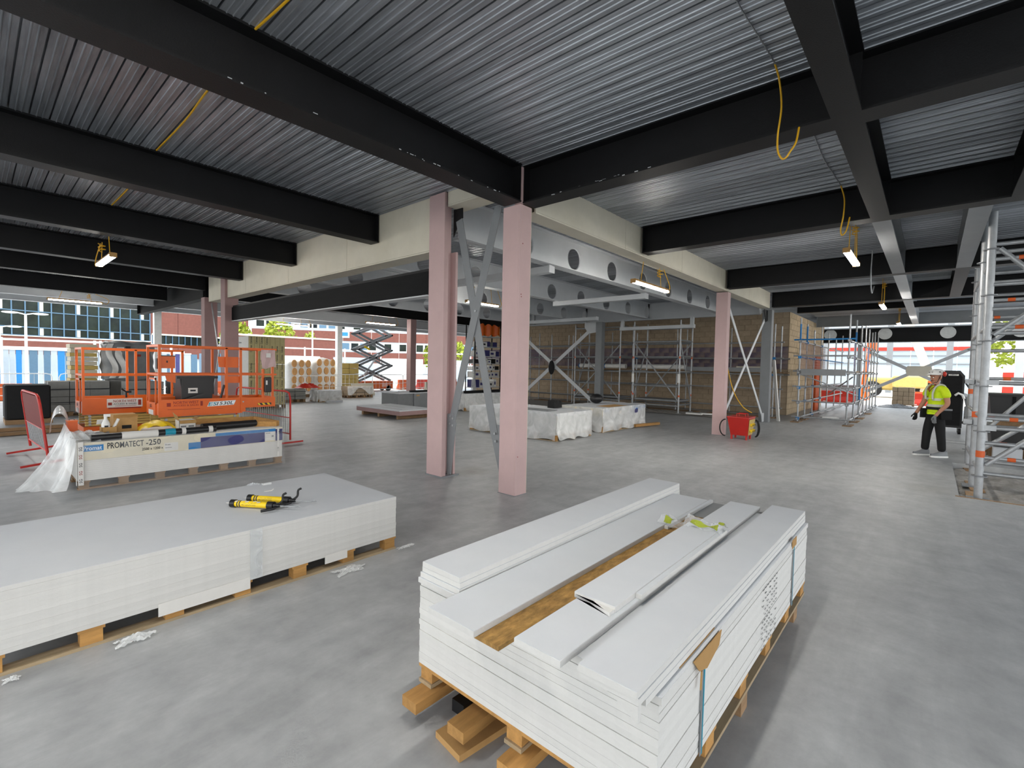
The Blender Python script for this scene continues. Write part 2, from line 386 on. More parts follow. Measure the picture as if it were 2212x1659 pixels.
chips(mb,'x',3.859,.3,4.3,3.664,9,3); chips(mb,'x',3.859,2.6,4.3,3.664,8,4)
for i, (yn, lab) in enumerate(((7.0,'second black beam from the front on the left, ending on the cream casing'),
        (10.03,'third black beam from the front on the left, with a lamp beyond it'),
        (12.98,'fourth black beam from the front on the left, behind the lit lamp'),
        (15.82,'fifth black beam from the front on the left, meeting the end of the cream casing'),
        (19.75,'last black beam on the left before the open edge'))):
    beam('x', XW, 4.54 if i < 4 else 4.52, yn+.12, lab, bf=.24)
beam('x', XW, 30, 22.3, 'pale edge beam seen above the outside opening, inner of two', bf=.22, m=m_greysteel)
beam('x', XW, 30, 24.62, 'pale edge beam along the outer rim of the deck', m=m_greysteel, bf=.25)
yb1 = beam('y', YS, 3.88, 4.67, 'big black beam running from the middle column to the upper right', bf=.24)
chips(yb1,'y',4.549,2.2,3.7,3.662,7,6); chips(yb1,'y',4.661,2.6,3.4,3.72,9,8)
beam('y', YS, 3.88, 7.89, 'second black beam from the front on the right, above the orange hanging cable', bf=.24)
beam('y', YS, 3.88, 12.47, 'third black beam from the front on the right, above the far right pink column', bf=.24)
beam('y', YS, 3.88, 16.85, 'fourth black beam from the front on the right, above the grey braced column', bf=.24)
beam('y', YS, 4.0, 21.2, 'thin dark beam deep on the right beyond the fourth black beam', zb=3.9, h=.22, bf=.2)
beam('y', YS, 4.0, 25.3, 'grey beam deep on the right just before the far opening', m=m_greydark, bf=.24)
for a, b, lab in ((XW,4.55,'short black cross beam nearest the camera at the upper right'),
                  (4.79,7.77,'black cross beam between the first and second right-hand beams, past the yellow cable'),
                  (8.01,12.35,'cross beam coloured paler for its lit soffit, beside the first lit lamp on the right'),
                  (12.59,16.73,'cross beam coloured pale for its lit soffit, beside the second lit lamp on the right'),
                  (16.97,25.18,'cross beam coloured pale for its lit soffit, above the far opening')):
    beam('x', a, b, .585, lab, bf=.20, m=m_black if b < 8 else m_greydark if b < 12.4 else m_greysteel)  # deeper beams coloured paler: the light on their soffits is put into the material
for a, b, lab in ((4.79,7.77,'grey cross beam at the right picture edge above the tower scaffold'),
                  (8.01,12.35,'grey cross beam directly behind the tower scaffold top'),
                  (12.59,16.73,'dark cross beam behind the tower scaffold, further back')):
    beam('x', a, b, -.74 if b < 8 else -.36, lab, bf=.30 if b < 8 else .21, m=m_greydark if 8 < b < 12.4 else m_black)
# far end edge beam with white hole covers
t = T('steel_beam', 'black edge beam with two round white discs above the far right opening', 'beam', (30.0,6,3.19))
P(t, 'beam_section', m_black, ibeam('y', YS, 20, 30.0, 3.19, .68, .3))
for y in (1.83, -.475, -2.8, 4.1):
    P(t, 'hole_cover', m_whitep, cyl((29.94,y,3.60),(29.975,y,3.60),.28,24))
P(t, 'packing_angle', m_greysteel, box(29.86,YS,3.16,30.0,20,3.19), box(29.84,YS,3.87,30.0,20,3.93))
# ---- cream boxed beams
def casing(ax, a0, a1, c0, c1, zb, label, step=2.4, cuts=()):
    t = T('boxed_beam', label, 'beam', ((a0+a1)/2,(c0+c1)/2,zb) if ax=='x' else ((c0+c1)/2,(a0+a1)/2,zb))
    g = .004; a = a0
    while a < a1-.01:
        b = min(a+step, a1)
        for nm, l0, h0, l1, h1 in (('casing_panel',c0,zb+.025,c0+.025,ZD),('casing_panel',c1-.025,zb+.025,c1,ZD),('soffit_panel',c0,zb,c1,zb+.022)):
            P(t, nm, m_cream, box(a+g,l0,h0,b-g,l1,h1) if ax=='x' else box(l0,a+g,h0,l1,b-g,h1))
        a = b
    return t
casing('y', 5.66, 15.62, 4.56, 4.86, 3.32, 'deep cream boxed beam running left from the middle pink columns')
casing('y', 4.20, 5.295, 4.56, 4.86, 3.91, 'short shallow cream boxed beam between the two middle pink columns')
casing('x', 4.87, 16.72, 3.93, 4.20, 3.63, 'cream boxed beam running right from the middle column to the braced grey column')
beam('y', 16.2, 24.5, 4.68, 'dark beam continuing behind the far left pair of pink columns', zb=3.46, h=.64, bf=.22, m=m_black2)
t = T('steel_beam', 'low dark steel beam slung between the left pink columns below the cream casing', 'beam', (4.73,10.2,2.72))
P(t, 'beam_section', m_black2, box(4.68,5.86,2.72,4.80,14.52,3.08)); P(t, 'end_cap', m_black, box(4.662,14.10,2.74,4.68,14.17,3.07), box(4.66,14.0,2.735,4.668,14.17,2.745)); P(t, 'top_flange', m_black, box(4.69,5.86,3.08,4.86,14.52,3.12)); P(t,'bottom_flange', m_greysteel, box(4.66,5.86,2.70,4.84,14.52,2.72))
# ---- pale grey cellular beams of the core
def cellular(y, x0, x1, label, xs):
    t = T('cellular_beam', label, 'beam', ((x0+x1)/2, y, 3.53)); z0, z1, zc, r = 3.53, ZD-.005, 3.78, .215
    P(t, 'bottom_flange', m_greysteel, box(x0,y-.11,z0,x1,y+.11,z0+.018)); P(t, 'top_flange', m_greysteel, box(x0,y-.11,z1-.018,x1,y+.11,z1))
    ss = []; a = x0; n = 24
    for hx in xs+[None]:
        if hx is None or hx-.3 > x1: 
            ss.append(box(a,y-.006,z0,x1,y+.006,z1)); break
        ss.append(box(a,y-.006,z0,hx-.3,y+.006,z1)); a = hx+.3
        v = []; f = []
        for s in (-.006, .006):
            for i in range(n):
                an = 2*PI*i/n; c, sn = math.cos(an), math.sin(an)
                v.append((hx+r*c, y+s, zc+r*sn))
                k = min(.3/abs(c) if abs(c) > 1e-6 else 9, ((z1-zc) if sn > 0 else (zc-z0))/abs(sn) if abs(sn) > 1e-6 else 9)
                v.append((hx+k*c, y+s, zc+k*sn))
        for s in (0, 2*n):
            for i in range(n):
                j = (i+1) % n; f.append((s+2*i, s+2*i+1, s+2*j+1, s+2*j))
        # corner fill triangles
        for sgn in (-.006, .006):
            for cx, cz in ((.3,z1-zc),(-.3,z1-zc),(-.3,z0-zc),(.3,z0-zc)):
                ang = math.atan2(cz, cx) % (2*PI); i = int(ang/(2*PI/n)); j = (i+1) % n
                base = 0 if sgn < 0 else 2*n; b = len(v); v.append((hx+cx, y+sgn, zc+cz)); f.append((base+2*i+1, b, base+2*j+1))
        ss.append((v, f))
    P(t, 'web', m_greysteel, *ss)
    for hx in xs:
        if hx+.3 < x1:
            ring = [(hx+r*math.cos(2*PI*i/24), y, zc+r*math.sin(2*PI*i/24)) for i in range(25)]
            P(t, 'hole_rim', m_greysteel, tube(ring, .014, 4))
    return t
for y, x1, lab in ((5.41,17.0,'first pale grey cellular beam with round holes behind the middle column'),
                   (8.17,17.0,'second pale grey cellular beam with round holes in the core'),
                   (10.93,17.0,'third pale grey cellular beam with round holes in the core'),
                   (13.69,17.0,'fourth and rearmost pale grey cellular beam in the core')):
    cellular(y, 4.87, x1, lab, [6.43+1.5*k for k in range(8)])
beam('x', 4.87, 20, 17.72, 'black beam carried by the small far pink column', bf=.22)
beam('y', 4.3, 14.0, 17.12, 'grey end beam closing the cellular beams near the block wall', bf=.24, m=m_greysteel, zb=3.5, h=.62)
def rail(x, y0, y1, z, label):
    t = T('hollow_rail', label, 'rail', (x,(y0+y1)/2,z)); P(t, 'tube', m_greysteel, box(x-.08,y0,z,x+.08,y1,z+.12))
    for y in (y0+.08, y1-.08): P(t, 'hanger', m_greysteel, box(x-.05,y-.06,z+.12,x+.05,y+.06,3.53 if z > 3.3 else 3.53))
    for y in (y0, y1): P(t, 'end_plate', m_greysteel, box(x-.085,y-.006,z-.005,x+.085,y+.006,z+.125))
rail(7.15, 5.36, 8.2, 3.39, 'grey hollow rail under the cellular beams, nearest the middle column')
rail(11.15, 5.40, 8.22, 3.39, 'grey hollow rail under the cellular beams, beyond the core lamp')
rail(17.02, 6.4, 9.3, 3.13, 'grey hollow rail hung low on two brackets above the tower scaffold')
rail(15.25, 9.3, 12.6, 3.39, 'grey hollow rail at the back of the core over the block wall')
# ---- columns
def column(name, label, x, y, sx, sy, z1, m, **k):
    t = T(name, label, 'column', (x+sx/2, y+sy/2, 0)); b = .003
    P(t, 'face_panel', m, box(x,y+.02,0,x+.02,y+sy,z1)); P(t, 'face_panel', m, box(x,y,0,x+sx,y+.02-.001,z1))
    P(t, 'face_panel', m, box(x+sx-.02,y+.021,0,x+sx,y+sy,z1)); P(t, 'face_panel', m, box(x+.021,y+sy-.02,0,x+sx-.021,y+sy,z1))
    if k.get('plate', True): P(t, 'base_plate', m_greydark, box(x-.01,y-.005,0,x+sx+.01,y+sy+.01,.008))
    return t
c = column('boxed_column', 'pink boarded column in the middle with a notched stub between the black beams', 4.53, 3.90, .22, .28, 3.655, m_pink)
P(c, 'notched_stub', m_pink, box(4.515,3.885,3.66,4.575,3.985,4.10), *[box(4.575,3.885,3.67+.076*k,4.612,3.905,3.67+.076*k+.036) for k in range(6)])
for zz in (3.18, 2.55, 2.52, .5): P(c, 'screw_head', m_inkr, cyl((4.60+.03*math.sin(zz*9),3.901,zz),(4.60+.03*math.sin(zz*9),3.896,zz),.006,8))
P(c, 'board_joint', m_cream, box(4.748,3.898,0,4.752,3.905,3.655))
t = T('boxed_column', 'pink boarded column left of the middle one with a grey brace in its open side', 'column', (4.68,5.47,0))
P(t, 'flange_casing', m_pink, box(4.51,5.30,0,4.535,5.64,4.11)); P(t, 'flange', m_pink, box(4.54,5.312,.02,4.60,5.63,4.11))
P(t, 'web', m_pink, box(4.60,5.44,.02,4.76,5.47,4.11)); P(t, 'far_flange', m_pink, box(4.76,5.33,.02,4.80,5.62,3.31))
P(t, 'base_plate', m_greydark, box(4.50,5.28,0,4.84,5.66,.02)); P(t, 'anchor_bolt', m_galv, cyl((4.70,5.37,.02),(4.70,5.37,.07),.014,8)); P(t, 'anchor_bolt', m_galv, cyl((4.74,5.36,.02),(4.74,5.36,.06),.014,8))
column('boxed_column', 'pink boarded column at the right end of the cream beam, beside the red box', 12.53, 3.90, .22, .28, 3.60, m_pink)
column('steel_column', 'grey braced column in front of the block wall corner', 16.9, 3.90, .26, .28, 3.60, m_greydark)
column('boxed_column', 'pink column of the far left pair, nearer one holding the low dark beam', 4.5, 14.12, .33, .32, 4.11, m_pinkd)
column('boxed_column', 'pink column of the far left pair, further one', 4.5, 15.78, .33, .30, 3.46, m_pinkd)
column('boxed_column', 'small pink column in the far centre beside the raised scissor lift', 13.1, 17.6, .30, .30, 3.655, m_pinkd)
column('steel_column', 'white post at the open edge, left of the grey wrapped pallet load', 5.15, 24.5, .25, .25, 3.655, m_whitep)
column('steel_column', 'white post at the open edge beside the yellow stacks', 13.35, 24.5, .28, .25, 3.655, m_whitep)
for x, lab in ((20.6,'white post at the open edge, right of the raised scissor lift'),(-3.0,'white post at the open edge outside the left of the picture')):
    if x > 0: column('steel_column', lab, x, 24.5, .25, .25, 3.655, m_whitep)
# ---- cross braces
def brace(name, label, pts, plates, nrm, w=.14, t_=.014, bolts=(), m=None, base=None):
    m = m or m_greydark; t = T(name, label, 'brace', base or pts[0][0]); nv = Vector(nrm)
    for i, (p, q) in enumerate(pts):
        d = nv*(t_*1.2*(i-.5)); P(t, 'flat_bar', m, bar(Vector(p)+d, Vector(q)+d, t_, w, (Vector(q)-Vector(p)).cross(nv)))
    for s, mm in plates: P(t, 'gusset_plate', mm, s)
    for b in bolts: P(t, 'bolt', m_galv, cyl(Vector(b)-nv*.03, Vector(b)+nv*.03, .016, 8))
    return t
xb = 4.66
brace('cross_brace', 'grey flat-bar X brace between the two middle pink columns', [((xb,5.165,3.72),(xb,4.40,.72)),((xb,4.385,3.75),(xb,5.235,.84))],
   [(prism([(5.335,.05),(5.245,.05),(5.15,.80),(5.20,.95),(5.335,.93)],'x',xb-.02,xb-.006), m_greydark),
    (prism([(5.29,3.50),(5.29,3.89),(5.105,3.885),(5.10,3.745),(5.21,3.64)],'x',xb+.010,xb+.024), m_black),
    (prism([(4.19,.1),(4.27,.1),(4.47,.72),(4.40,.86),(4.19,.86)],'x',xb+.010,xb+.024), m_greydark)], (-1,0,0), w=.13,
   bolts=[(xb,5.26,.90),(xb,5.21,.87),(xb,5.27,.79),(xb,5.21,.77),(xb,4.37,.74),(xb,4.35,.64),(xb,4.775,2.40)], base=(xb,4.75,0))
brace('cross_brace', 'pale grey X brace behind the red box, right of the far pink column', [((12.85,4.05,.35),(16.8,4.05,3.35)),((12.85,4.05,3.5),(16.8,4.05,.18))],
   [(prism([(16.9,3.25),(16.9,3.58),(16.45,3.58),(16.7,3.2)],'y',4.02,4.034), m_black),(prism([(16.9,.02),(16.9,.3),(16.6,.3),(16.7,.02)],'y',4.02,4.034), m_greysteel)], (0,-1,0), w=.11, m=m_greysteel, base=(14.8,4.05,0))
brace('cross_brace', 'grey X brace in front of the block wall with a black bag at its crossing', [((17,10.55,3.3),(17,14.6,.12)),((17,10.45,.22),(17,14.6,3.25))],
   [(prism([(10.38,3.1),(10.38,3.5),(10.95,3.5),(10.95,3.3),(10.75,3.05)],'x',16.98,16.994), m_greysteel),(box(16.97,12.38,1.55,16.985,12.78,1.9), m_greysteel)], (-1,0,0), w=.15, m=m_greysteel, base=(17,12.5,0))
column('steel_column', 'grey column inside the core at the right foot of the grey X brace', 16.9, 10.08, .25, .28, 3.5, m_greydark)
column('steel_column', 'grey column inside the core at the left foot of the grey X brace', 16.9, 14.6, .25, .28, 3.5, m_greydark)
brace('cross_brace', 'pale X brace with a square centre plate in the far right opening', [((30,-1.3,2.85),(30,2.5,.7)),((30,-1.3,.65),(30,2.5,2.75))],
   [(prism([(.05,1.55),(.92,1.55),(.98,1.78),(.92,2.02),(.05,2.02),(-.02,1.78)],'x',29.96,29.975), m_cream)], (-1,0,0), w=.15, m=m_greysteel, base=(30,.6,0))
for y, lab in ((-1.55,'white post at the right of the far opening'),(2.7,'white post at the left of the far opening')): column('steel_column', lab, 29.9, y, .2, .2, 3.18, m_greysteel)
brace('cross_brace', 'slim galvanised brace between the far left pair of pink columns', [((4.66,14.5,.3),(4.66,15.75,3.3)),((4.66,15.75,.3),(4.66,14.5,3.3))], [], (-1,0,0), w=.08, m=m_galv, base=(4.66,15.1,0))
# ---- concrete block walls
def blockwall(name, ax, a0, a1, c, zt, m, limit=300):
    BL, BH = .44, .215
    base = S(name, m_mortar, box(c+.012,a0,0,c+.2,a1,zt) if ax=='y' else box(a0,c+.012,0,a1,c+.2,zt))
    dims = (.10, BL-.012, BH-.012) if ax == 'y' else (BL-.012, .10, BH-.012)
    me = mesh_of('block', [cbox((0,0,0), dims)], m); hme = mesh_of('half_block', [cbox((0,0,0), (.10,BL/2-.012,BH-.012) if ax=='y' else (BL/2-.012,.10,BH-.012))], m)
    mev = me.copy(); mev.materials[0] = m_blockv; hmev = hme.copy(); hmev.materials[0] = m_blockv
    n = 0; rest = []; restv = []; rows = int(zt/BH); spots = []
    for r in range(rows):
        a = a0 if r % 2 == 0 else a0-BL/2
        while a < a1:
            lo, hi = max(a, a0), min(a+BL, a1)
            if hi-lo > .1: spots.append((lo, hi, r))
            a += BL
    spots.sort(key=lambda s: s[0])
    for lo, hi, r in spots:
        ca, cz, pr = (lo+hi)/2, (r+.5)*BH, R.uniform(-.006,.006)
        full = hi-lo > BL-.02; half = abs(hi-lo-BL/2) < .02
        p = (c+.05+pr, ca, cz) if ax == 'y' else (ca, c+.05+pr, cz)
        vio = ax == 'y' and 1.72 < cz < 2.5
        if n < limit and (full or half):
            o = link('block', (mev if full else hmev) if vio else (me if full else hme), base); o.location = p; n += 1
        else:
            (restv if vio else rest).append(cbox(p, (.10,hi-lo-.012,BH-.012) if ax=='y' else (hi-lo-.012,.10,BH-.012)))
    if rest:
        o = P(base, 'far_blocks', m, *rest, stuff=True, fix=False)
    if restv: P(base, 'far_sprayed_blocks', m_blockv, *restv, stuff=True, fix=False)
    return base
blockwall('wall_back', 'y', 4.08, 21.0, 20.26, 3.87, m_block)
blockwall('wall_right', 'x', 20.27, 27.7, 4.06, 3.87, m_blockl)
# ============================================================ FOREGROUND BOARD STACKS
def pallet(name, label, x0, y0, x1, y1, z0, h, ax='x', nb=6, m=None, group=None, nskid=3, under=True):
    """boards across, skids along ax"""
    m = m or m_timber; t = T(name, label, 'pallet', ((x0+x1)/2,(y0+y1)/2,z0), group)
    L0, L1, W0, W1 = (x0,x1,y0,y1) if ax == 'x' else (y0,y1,x0,x1)
    def bx(a0,b0,c0,a1,b1,c1): return box(a0,b0,c0,a1,b1,c1) if ax=='x' else box(b0,a0,c0,b1,a1,c1)
    tb = .018; bw = min(.12, (L1-L0)/nb*.8)
    for k in range(nb):
        a = L0+(L1-L0-bw)*k/(nb-1); P(t, 'deck_board', m, bx(a,W0,z0+h-tb,a+bw,W1,z0+h))
    for k in range(nskid):
        b = W0+(W1-W0-.09)*k/(nskid-1)
        for q in range(nb):
            a = L0+(L1-L0-bw)*q/(nb-1)
            if under: P(t, 'block', m, bx(a+.01,b+.005,z0+.018,a+bw-.01,b+.085,z0+h-tb))
        P(t, 'skid_board', m_dusty if m is m_timber else m, bx(L0,b,z0,L1,b+.09,z0+.018))
    return t
# ---- left stack
pallet('pallet', 'long timber pallet on the floor under the left white board stack', -.02, 3.54, 2.495, 4.84, 0, .112, 'x', 7)
ORD = 'lowest second third fourth fifth sixth seventh eighth ninth tenth eleventh twelfth thirteenth fourteenth fifteenth sixteenth seventeenth eighteenth nineteenth'.split()
nl = 14; zt = .468; th = (zt-.112)/nl
def board(x0,y0,z0,x1,y1,z1,label,group=None,name='fire_board', chip=False):
    t = T(name, label, 'board', ((x0+x1)/2,(y0+y1)/2,z0), group)
    e = .0015
    P(t, 'core', m_wedge, box(x0,y0,z0+.0004,x1,y1,z1-e))
    P(t, 'face_paper', m_white, box(x0+.001,y0+.001,z1-e,x1-.001,y1-.001,z1))
    return t
def plainboard(x0,y0,z0,x1,y1,z1,label,group=None):
    return M1('fire_board', label, 'board', m_wedge, box(x0,y0,z0,x1,y1,z1), group=group)
for k in range(nl):
    z = .112+k*th; dx, dy = R.uniform(-.003,.002), R.uniform(-.0015,.0015)
    if k == nl-1: board(-.02,3.54,z,2.495,4.84,z+th,'topmost large white board of the left stack, carrying the sealant guns')
    else: plainboard(-.02+dx,3.54+dy,z+.0001,2.495+dx,4.84+dy,z+th-.0002, ORD[k]+' large white board from the bottom of the left stack', 'white boards in the left stack')
# labels folded under the bottom board, debris
M1('paper_label','grey paper label hanging under the left stack, at its middle','label',m_cardw, box(.75,3.532,.055,1.28,3.536,.135))
M1('paper_label','grey paper label hanging under the left stack, near its right end','label',m_cardw, box(1.83,3.532,.06,2.02,3.536,.128))
P(T('strap_mark','faint clear strap around the left white board stack','strap',(1.32,3.53,.12)),'strap_band',m_film, box(1.28,3.528,.115,1.36,3.534,.467))
def crumple(name, label, c, sx, sy, h, m, seed, cat='plastic'):
    r = random.Random(seed); ph = [r.uniform(0,6) for _ in range(6)]
    def fn(u,v):
        x, y = (u-.5)*2, (v-.5)*2; rr = math.hypot(x,y)
        e = 1+.25*math.sin(5*math.atan2(y,x)+ph[0])
        z = h*max(0,1-rr*.75)*(.55+.45*math.sin(9*x+ph[1])*math.cos(8*y+ph[2]))+h*.25*abs(math.sin(13*x+7*y+ph[3]))+.003
        return (c[0]+x*sx*e*.5, c[1]+y*sy*e*.5, c[2]+z)
    return M1(name, label, cat, m, grid(fn,14,14))
crumple('plastic_film','crumpled clear plastic lying beside the left pallet, lower left',(.62,3.44,.0),.16,.08,.05,m_filmw,3)
crumple('plastic_film','scrap of clear plastic on the floor by the third pallet block',(1.98,3.42,.0),.22,.12,.025,m_filmw,4)
crumple('plastic_film','tiny plastic scrap at the far left pallet edge on the floor',(.12,3.46,.0),.06,.05,.02,m_filmw,8)
crumple('plastic_film','thin plastic wisp by the right end of the left pallet',(2.58,3.50,.0),.16,.05,.02,m_filmw,9)
for i,(x,y) in enumerate(((1.62,3.57),(2.05,3.56),(2.02,3.59),(.86,3.57),(1.22,3.56))):
    M1('filler_lump','small cream lump of filler under the left stack, by the '+('fifth','nearest right hand','right hand','third','fourth')[i]+' pallet block','debris',m_wedge,ball((x,y,.032),.016,8,6,(1,.8,.8)),group='filler lumps under the left stack')
crumple('plastic_wrapper','crumpled clear wrapper at the back edge of the left stack',(1.76,4.80,.468),.10,.05,.03,m_film,5)
M1('plastic_clip','small clear channel clip on the back edge of the left stack','clip',m_filmw,box(1.83,4.74,.468,1.91,4.745,.486),box(1.83,4.74,.468,1.834,4.77,.486),box(1.906,4.74,.468,1.91,4.77,.486))
M1('paper_scrap','folded white paper scrap behind the sealant guns','paper',m_cardw,prism([(0,0),(.05,.0),(.07,.012),(.068,.014),(.05,.004),(0,.003)],'y',0,.03) if False else on_plane(prism([(0,0),(.06,.0),(.08,.014),(.078,.016),(.06,.004),(0,.003)],'z',0,.03),(1.76,4.53,.4685),(1,-.4,0),(0,0,1)))
# ---- sealant guns
def gun(label, p, q, z, body):
    t = T('sealant_gun', label, 'sealant gun', (p[0],p[1],z)); z += .003; p, q = Vector((*p,z+.03)), Vector((*q,z+.03)); d = (q-p).normalized(); s = Vector((-d.y,d.x,0)); r = .028; at = lambda k: p+d*k
    L = (q-p).length
    P(t,'barrel',m_yellow,cyl(at(.02),at(L-.03),r-.003,18),smooth=True)
    P(t,'front_cap',m_blackp,cyl(at(-.005),at(.035),r+.003,18),smooth=True); P(t,'rear_cap',m_blackp,cyl(at(L-.04),at(L+.01),r+.003,18),smooth=True)
    for k in (.055,.075): P(t,'stripe',m_ink,cyl(at(k),at(k+.01),r-.0022,18),smooth=True)
    if body: P(t,'sealant_smear',m_wedge,*[xf(ball((0,0,0),.012,8,6,(1.6,1,.35)),Matrix.Translation(at(k)+Vector((0,0,.022))+s*o)) for k,o in ((.05,-.008),(.10,.006),(.14,-.01),(.2,.004),(.24,-.012))])
    P(t,'nozzle',m_cardw,cyl(at(-.005),at(-.05),.006,8,.002))
    e = at(L)
    P(t,'handle_block',m_blackp,cyl(at(L+.01),at(L+.06),.02,10,.012),smooth=True)
    P(t,'plunger_rod',m_galv,cyl(at(L+.05),at(L+.20),.004,6)); hk = [at(L+.2)+s*.02*math.sin(a)+d*.02*(1-math.cos(a)) for a in (0,.8,1.6,2.4,3.1)]
    P(t,'rod_hook',m_galv,tube(hk,.004,5))
    g1 = smooth_pts([at(L+.02),at(L+.045)-s*.05,at(L+.02)-s*.10,at(L-.01)-s*.135]); P(t,'grip',m_blackp,tube([Vector((x.x,x.y,max(x.z-.006,z+.014))) for x in g1],.011,8),smooth=True)
    g2 = smooth_pts([at(L+.03),at(L+.06)+s*.03+Vector((0,0,.03)),at(L+.05)+s*.06+Vector((0,0,.07)),at(L+.07)+s*.075+Vector((0,0,.085))]); P(t,'trigger',m_blackp,tube(g2,.009,8),smooth=True)
    tx = text_mesh('APPLICATOR',.020,m_ink,w=.12); P(t,'lettering',m_ink,on_plane(tx,at(.10)-s*.0255+Vector((0,0,-.004)),d,Vector((0,0,1))+s*.35))
    return t
gun('front yellow sealant gun smeared with white filler on the left stack',(1.385,4.20),(1.585,3.91),.468,True)
gun('rear yellow sealant gun with clean barrel behind the smeared one',(1.535,4.26),(1.735,3.97),.468,False)
# ---- right stack
pallet('pallet', 'timber pallet under the right white board stack with protruding bearers', 1.41,.60,3.76,1.80,.125,.095,'x',6)
for i,(y,x0,x1,lab) in enumerate(((1.73,1.30,1.9,'timber bearer sticking out at the left front corner of the right stack'),
        (1.45,1.33,1.9,'timber bearer sticking out over the plank below the right stack'),(1.16,1.33,1.9,'third timber bearer sticking out below the right stack, toward the middle'),(.70,1.42,3.72,'long timber bearer beneath the right edge of the right stack'))):
    M1('timber_bearer',lab,'timber',m_timber,box(x0,y-.05,.075,x1,y+.05,.124))
M1('timber_bearer','long cross timber under the middle of the right stack pallet','timber',m_timberd,box(2.4,.62,.0,2.5,1.78,.074)); M1('timber_bearer','long cross timber under the rear of the right stack pallet','timber',m_timberd,box(3.55,.62,0,3.65,1.80,.074))
M1('plank','pale dusty plank lying on the floor under the front of the right stack','plank',m_ply,rz(box(1.33,1.40,0,2.3,1.58,.03),-.12,(1.4,1.5,0)))
M1('timber_bearer','low cross timber just behind the front of the right stack','timber',m_timberd,box(1.62,.62,.031,1.72,1.78,.074))
M1('packer_block','small dark packer block in the shadow under the right stack','block',m_blackp,box(1.50,1.58,.0,1.60,1.66,.06))
nr = 15; th = .4/nr
for k in range(nr):
    z = .22+k*th; dx, dy = R.uniform(-.0025,.0025), R.uniform(-.002,.002)
    if k == nr-1: board(1.415,.595,z,3.76,1.80,z+th,'uppermost full white board of the right stack, under the cut strips')
    else: plainboard(1.41+dx,.60+dy,z+.0001,3.76+dx,1.80+dy,z+th-.0002,ORD[k]+' full white board from the bottom of the right stack','full white boards in the right stack')
zt = .62
M1('strand_sheet','brown strand board sheet showing in the gap on the right stack','board',m_osb,box(1.245,1.135,zt+.0005,3.30,1.50,zt+.017))
M1('cement_sheet','grey sheet offcut at the far end of the right stack beyond the plastic bag','board',m_greydark,box(3.305,.83,zt+.0005,3.745,1.50,zt+.016))
board(1.222,1.24,zt+.0175,3.69,1.505,zt+.0425,'wide white strip overhanging the front, left of the brown gap','',name='board_strip')
board(2.9,1.215,zt+.0175,3.73,1.2385,zt+.040,'thin white sliver at the far end beside the wide overhanging strip','',name='board_strip')
for k,(dx,dy) in enumerate(((-.012,.016),(-.004,.010),(.002,.004),(0,0))):
    z = zt+.0005+k*.025
    board(1.402+dx,1.515-dy*.3,z,3.82,1.772+dy,z+.0245,('lowest','second lowest','third','topmost')[k]+' white strip of the narrow pile on the right stack, back left edge','',name='board_strip')
board(1.36,.83,zt+.0175,3.60,1.06,zt+.043,'white strip hidden under the overhanging middle strip of the right stack','',name='board_strip')
board(1.263,.877,zt+.0435,3.684,1.077,zt+.0685,'middle white strip with overhanging front end, right of the brown gap','',name='board_strip')
board(1.66,.897,zt+.069,2.925,1.088,zt+.094,'short white offcut with broken front end lying on the middle strip','',name='board_strip')
board(1.83,.868,zt+.069,2.925,.896,zt+.092,'narrow white sliver beside the short offcut on the middle strip','',name='board_strip')
M1('board_chip','broken paper flap at the front of the short white offcut','board',m_wedge,prism([(1.66,.90),(1.66,1.086),(1.70,1.088),(1.655,1.0),(1.63,.93),(1.62,.90)],'z',zt+.0690,zt+.0835))
for k,(dx,dy) in enumerate(((.06,.008),(.012,.006),(0,0))):
    z = zt+.0005+k*.025
    board(1.285+dx,.617-dy*.3,z,3.772,.822+dy*.4,z+.0245,('lowest','middle','topmost')[k]+' white strip of the pile along the right edge of the right stack','',name='board_strip')
M1('board_chip','torn hanging corner of the overhanging white strip above the front face','board',m_wedge,prism([(.62,.61),(.76,.645),(.80,.645),(.64,.655),(.617,.645)] if False else [(.617,.645),(.72,.645),(.67,.622),(.640,.604),(.617,.592)],'x',1.297,1.318))
# printed date codes on the board edges
pr = []
for r in range(12):
    for c in range(7):
        if R.random() < .8: pr.append(box(2.62+c*.045+R.uniform(-.004,.004),.5945,.235+r*.028,2.62+c*.045+.026,.5952,.239+r*.028))
t = T('ink_marks','rows of printed dashes on the right side of the right stack','marking',(2.75,.595,.23)); P(t,'print',m_ink,*pr,stuff=True)
def strap(label,x,x2=None):
    t = T('strap',label,'strap',(x,.59,.2)); P(t,'band',m_greydark,bar((x,.5935,.56),(x2 or x,.5935,.215),.012,.003,(0,1,0))); P(t,'band',m_teal,bar((x+.02,.5935,.60),((x2 or x)+.012,.5935,.215),.010,.003,(0,1,0))); return t
strap('green plastic strap down the near right side of the right stack',1.775)
strap('dark plastic strap down the far right side of the right stack',3.31)
t = T('cardboard_corner','bent cardboard corner protector under the near strap of the right stack','card',(1.7,.6,.6))
P(t,'top_flap',m_card,prism([(1.60,.612),(1.66,.70),(1.90,.70),(1.95,.612)],'z',.6205,.6235)); P(t,'side_flap',m_card,prism([(1.66,.625),(1.72,.565),(1.80,.54),(1.93,.572),(1.955,.622)],'y',.586,.589)); P(t,'tassel',m_card,bar((1.735,.584,.56),(1.72,.580,.50),.012,.003,(0,1,0)))
M1('cardboard_corner','small cardboard corner protector under the far strap of the right stack','card',m_card,box(3.25,.588,.585,3.36,.591,.635))
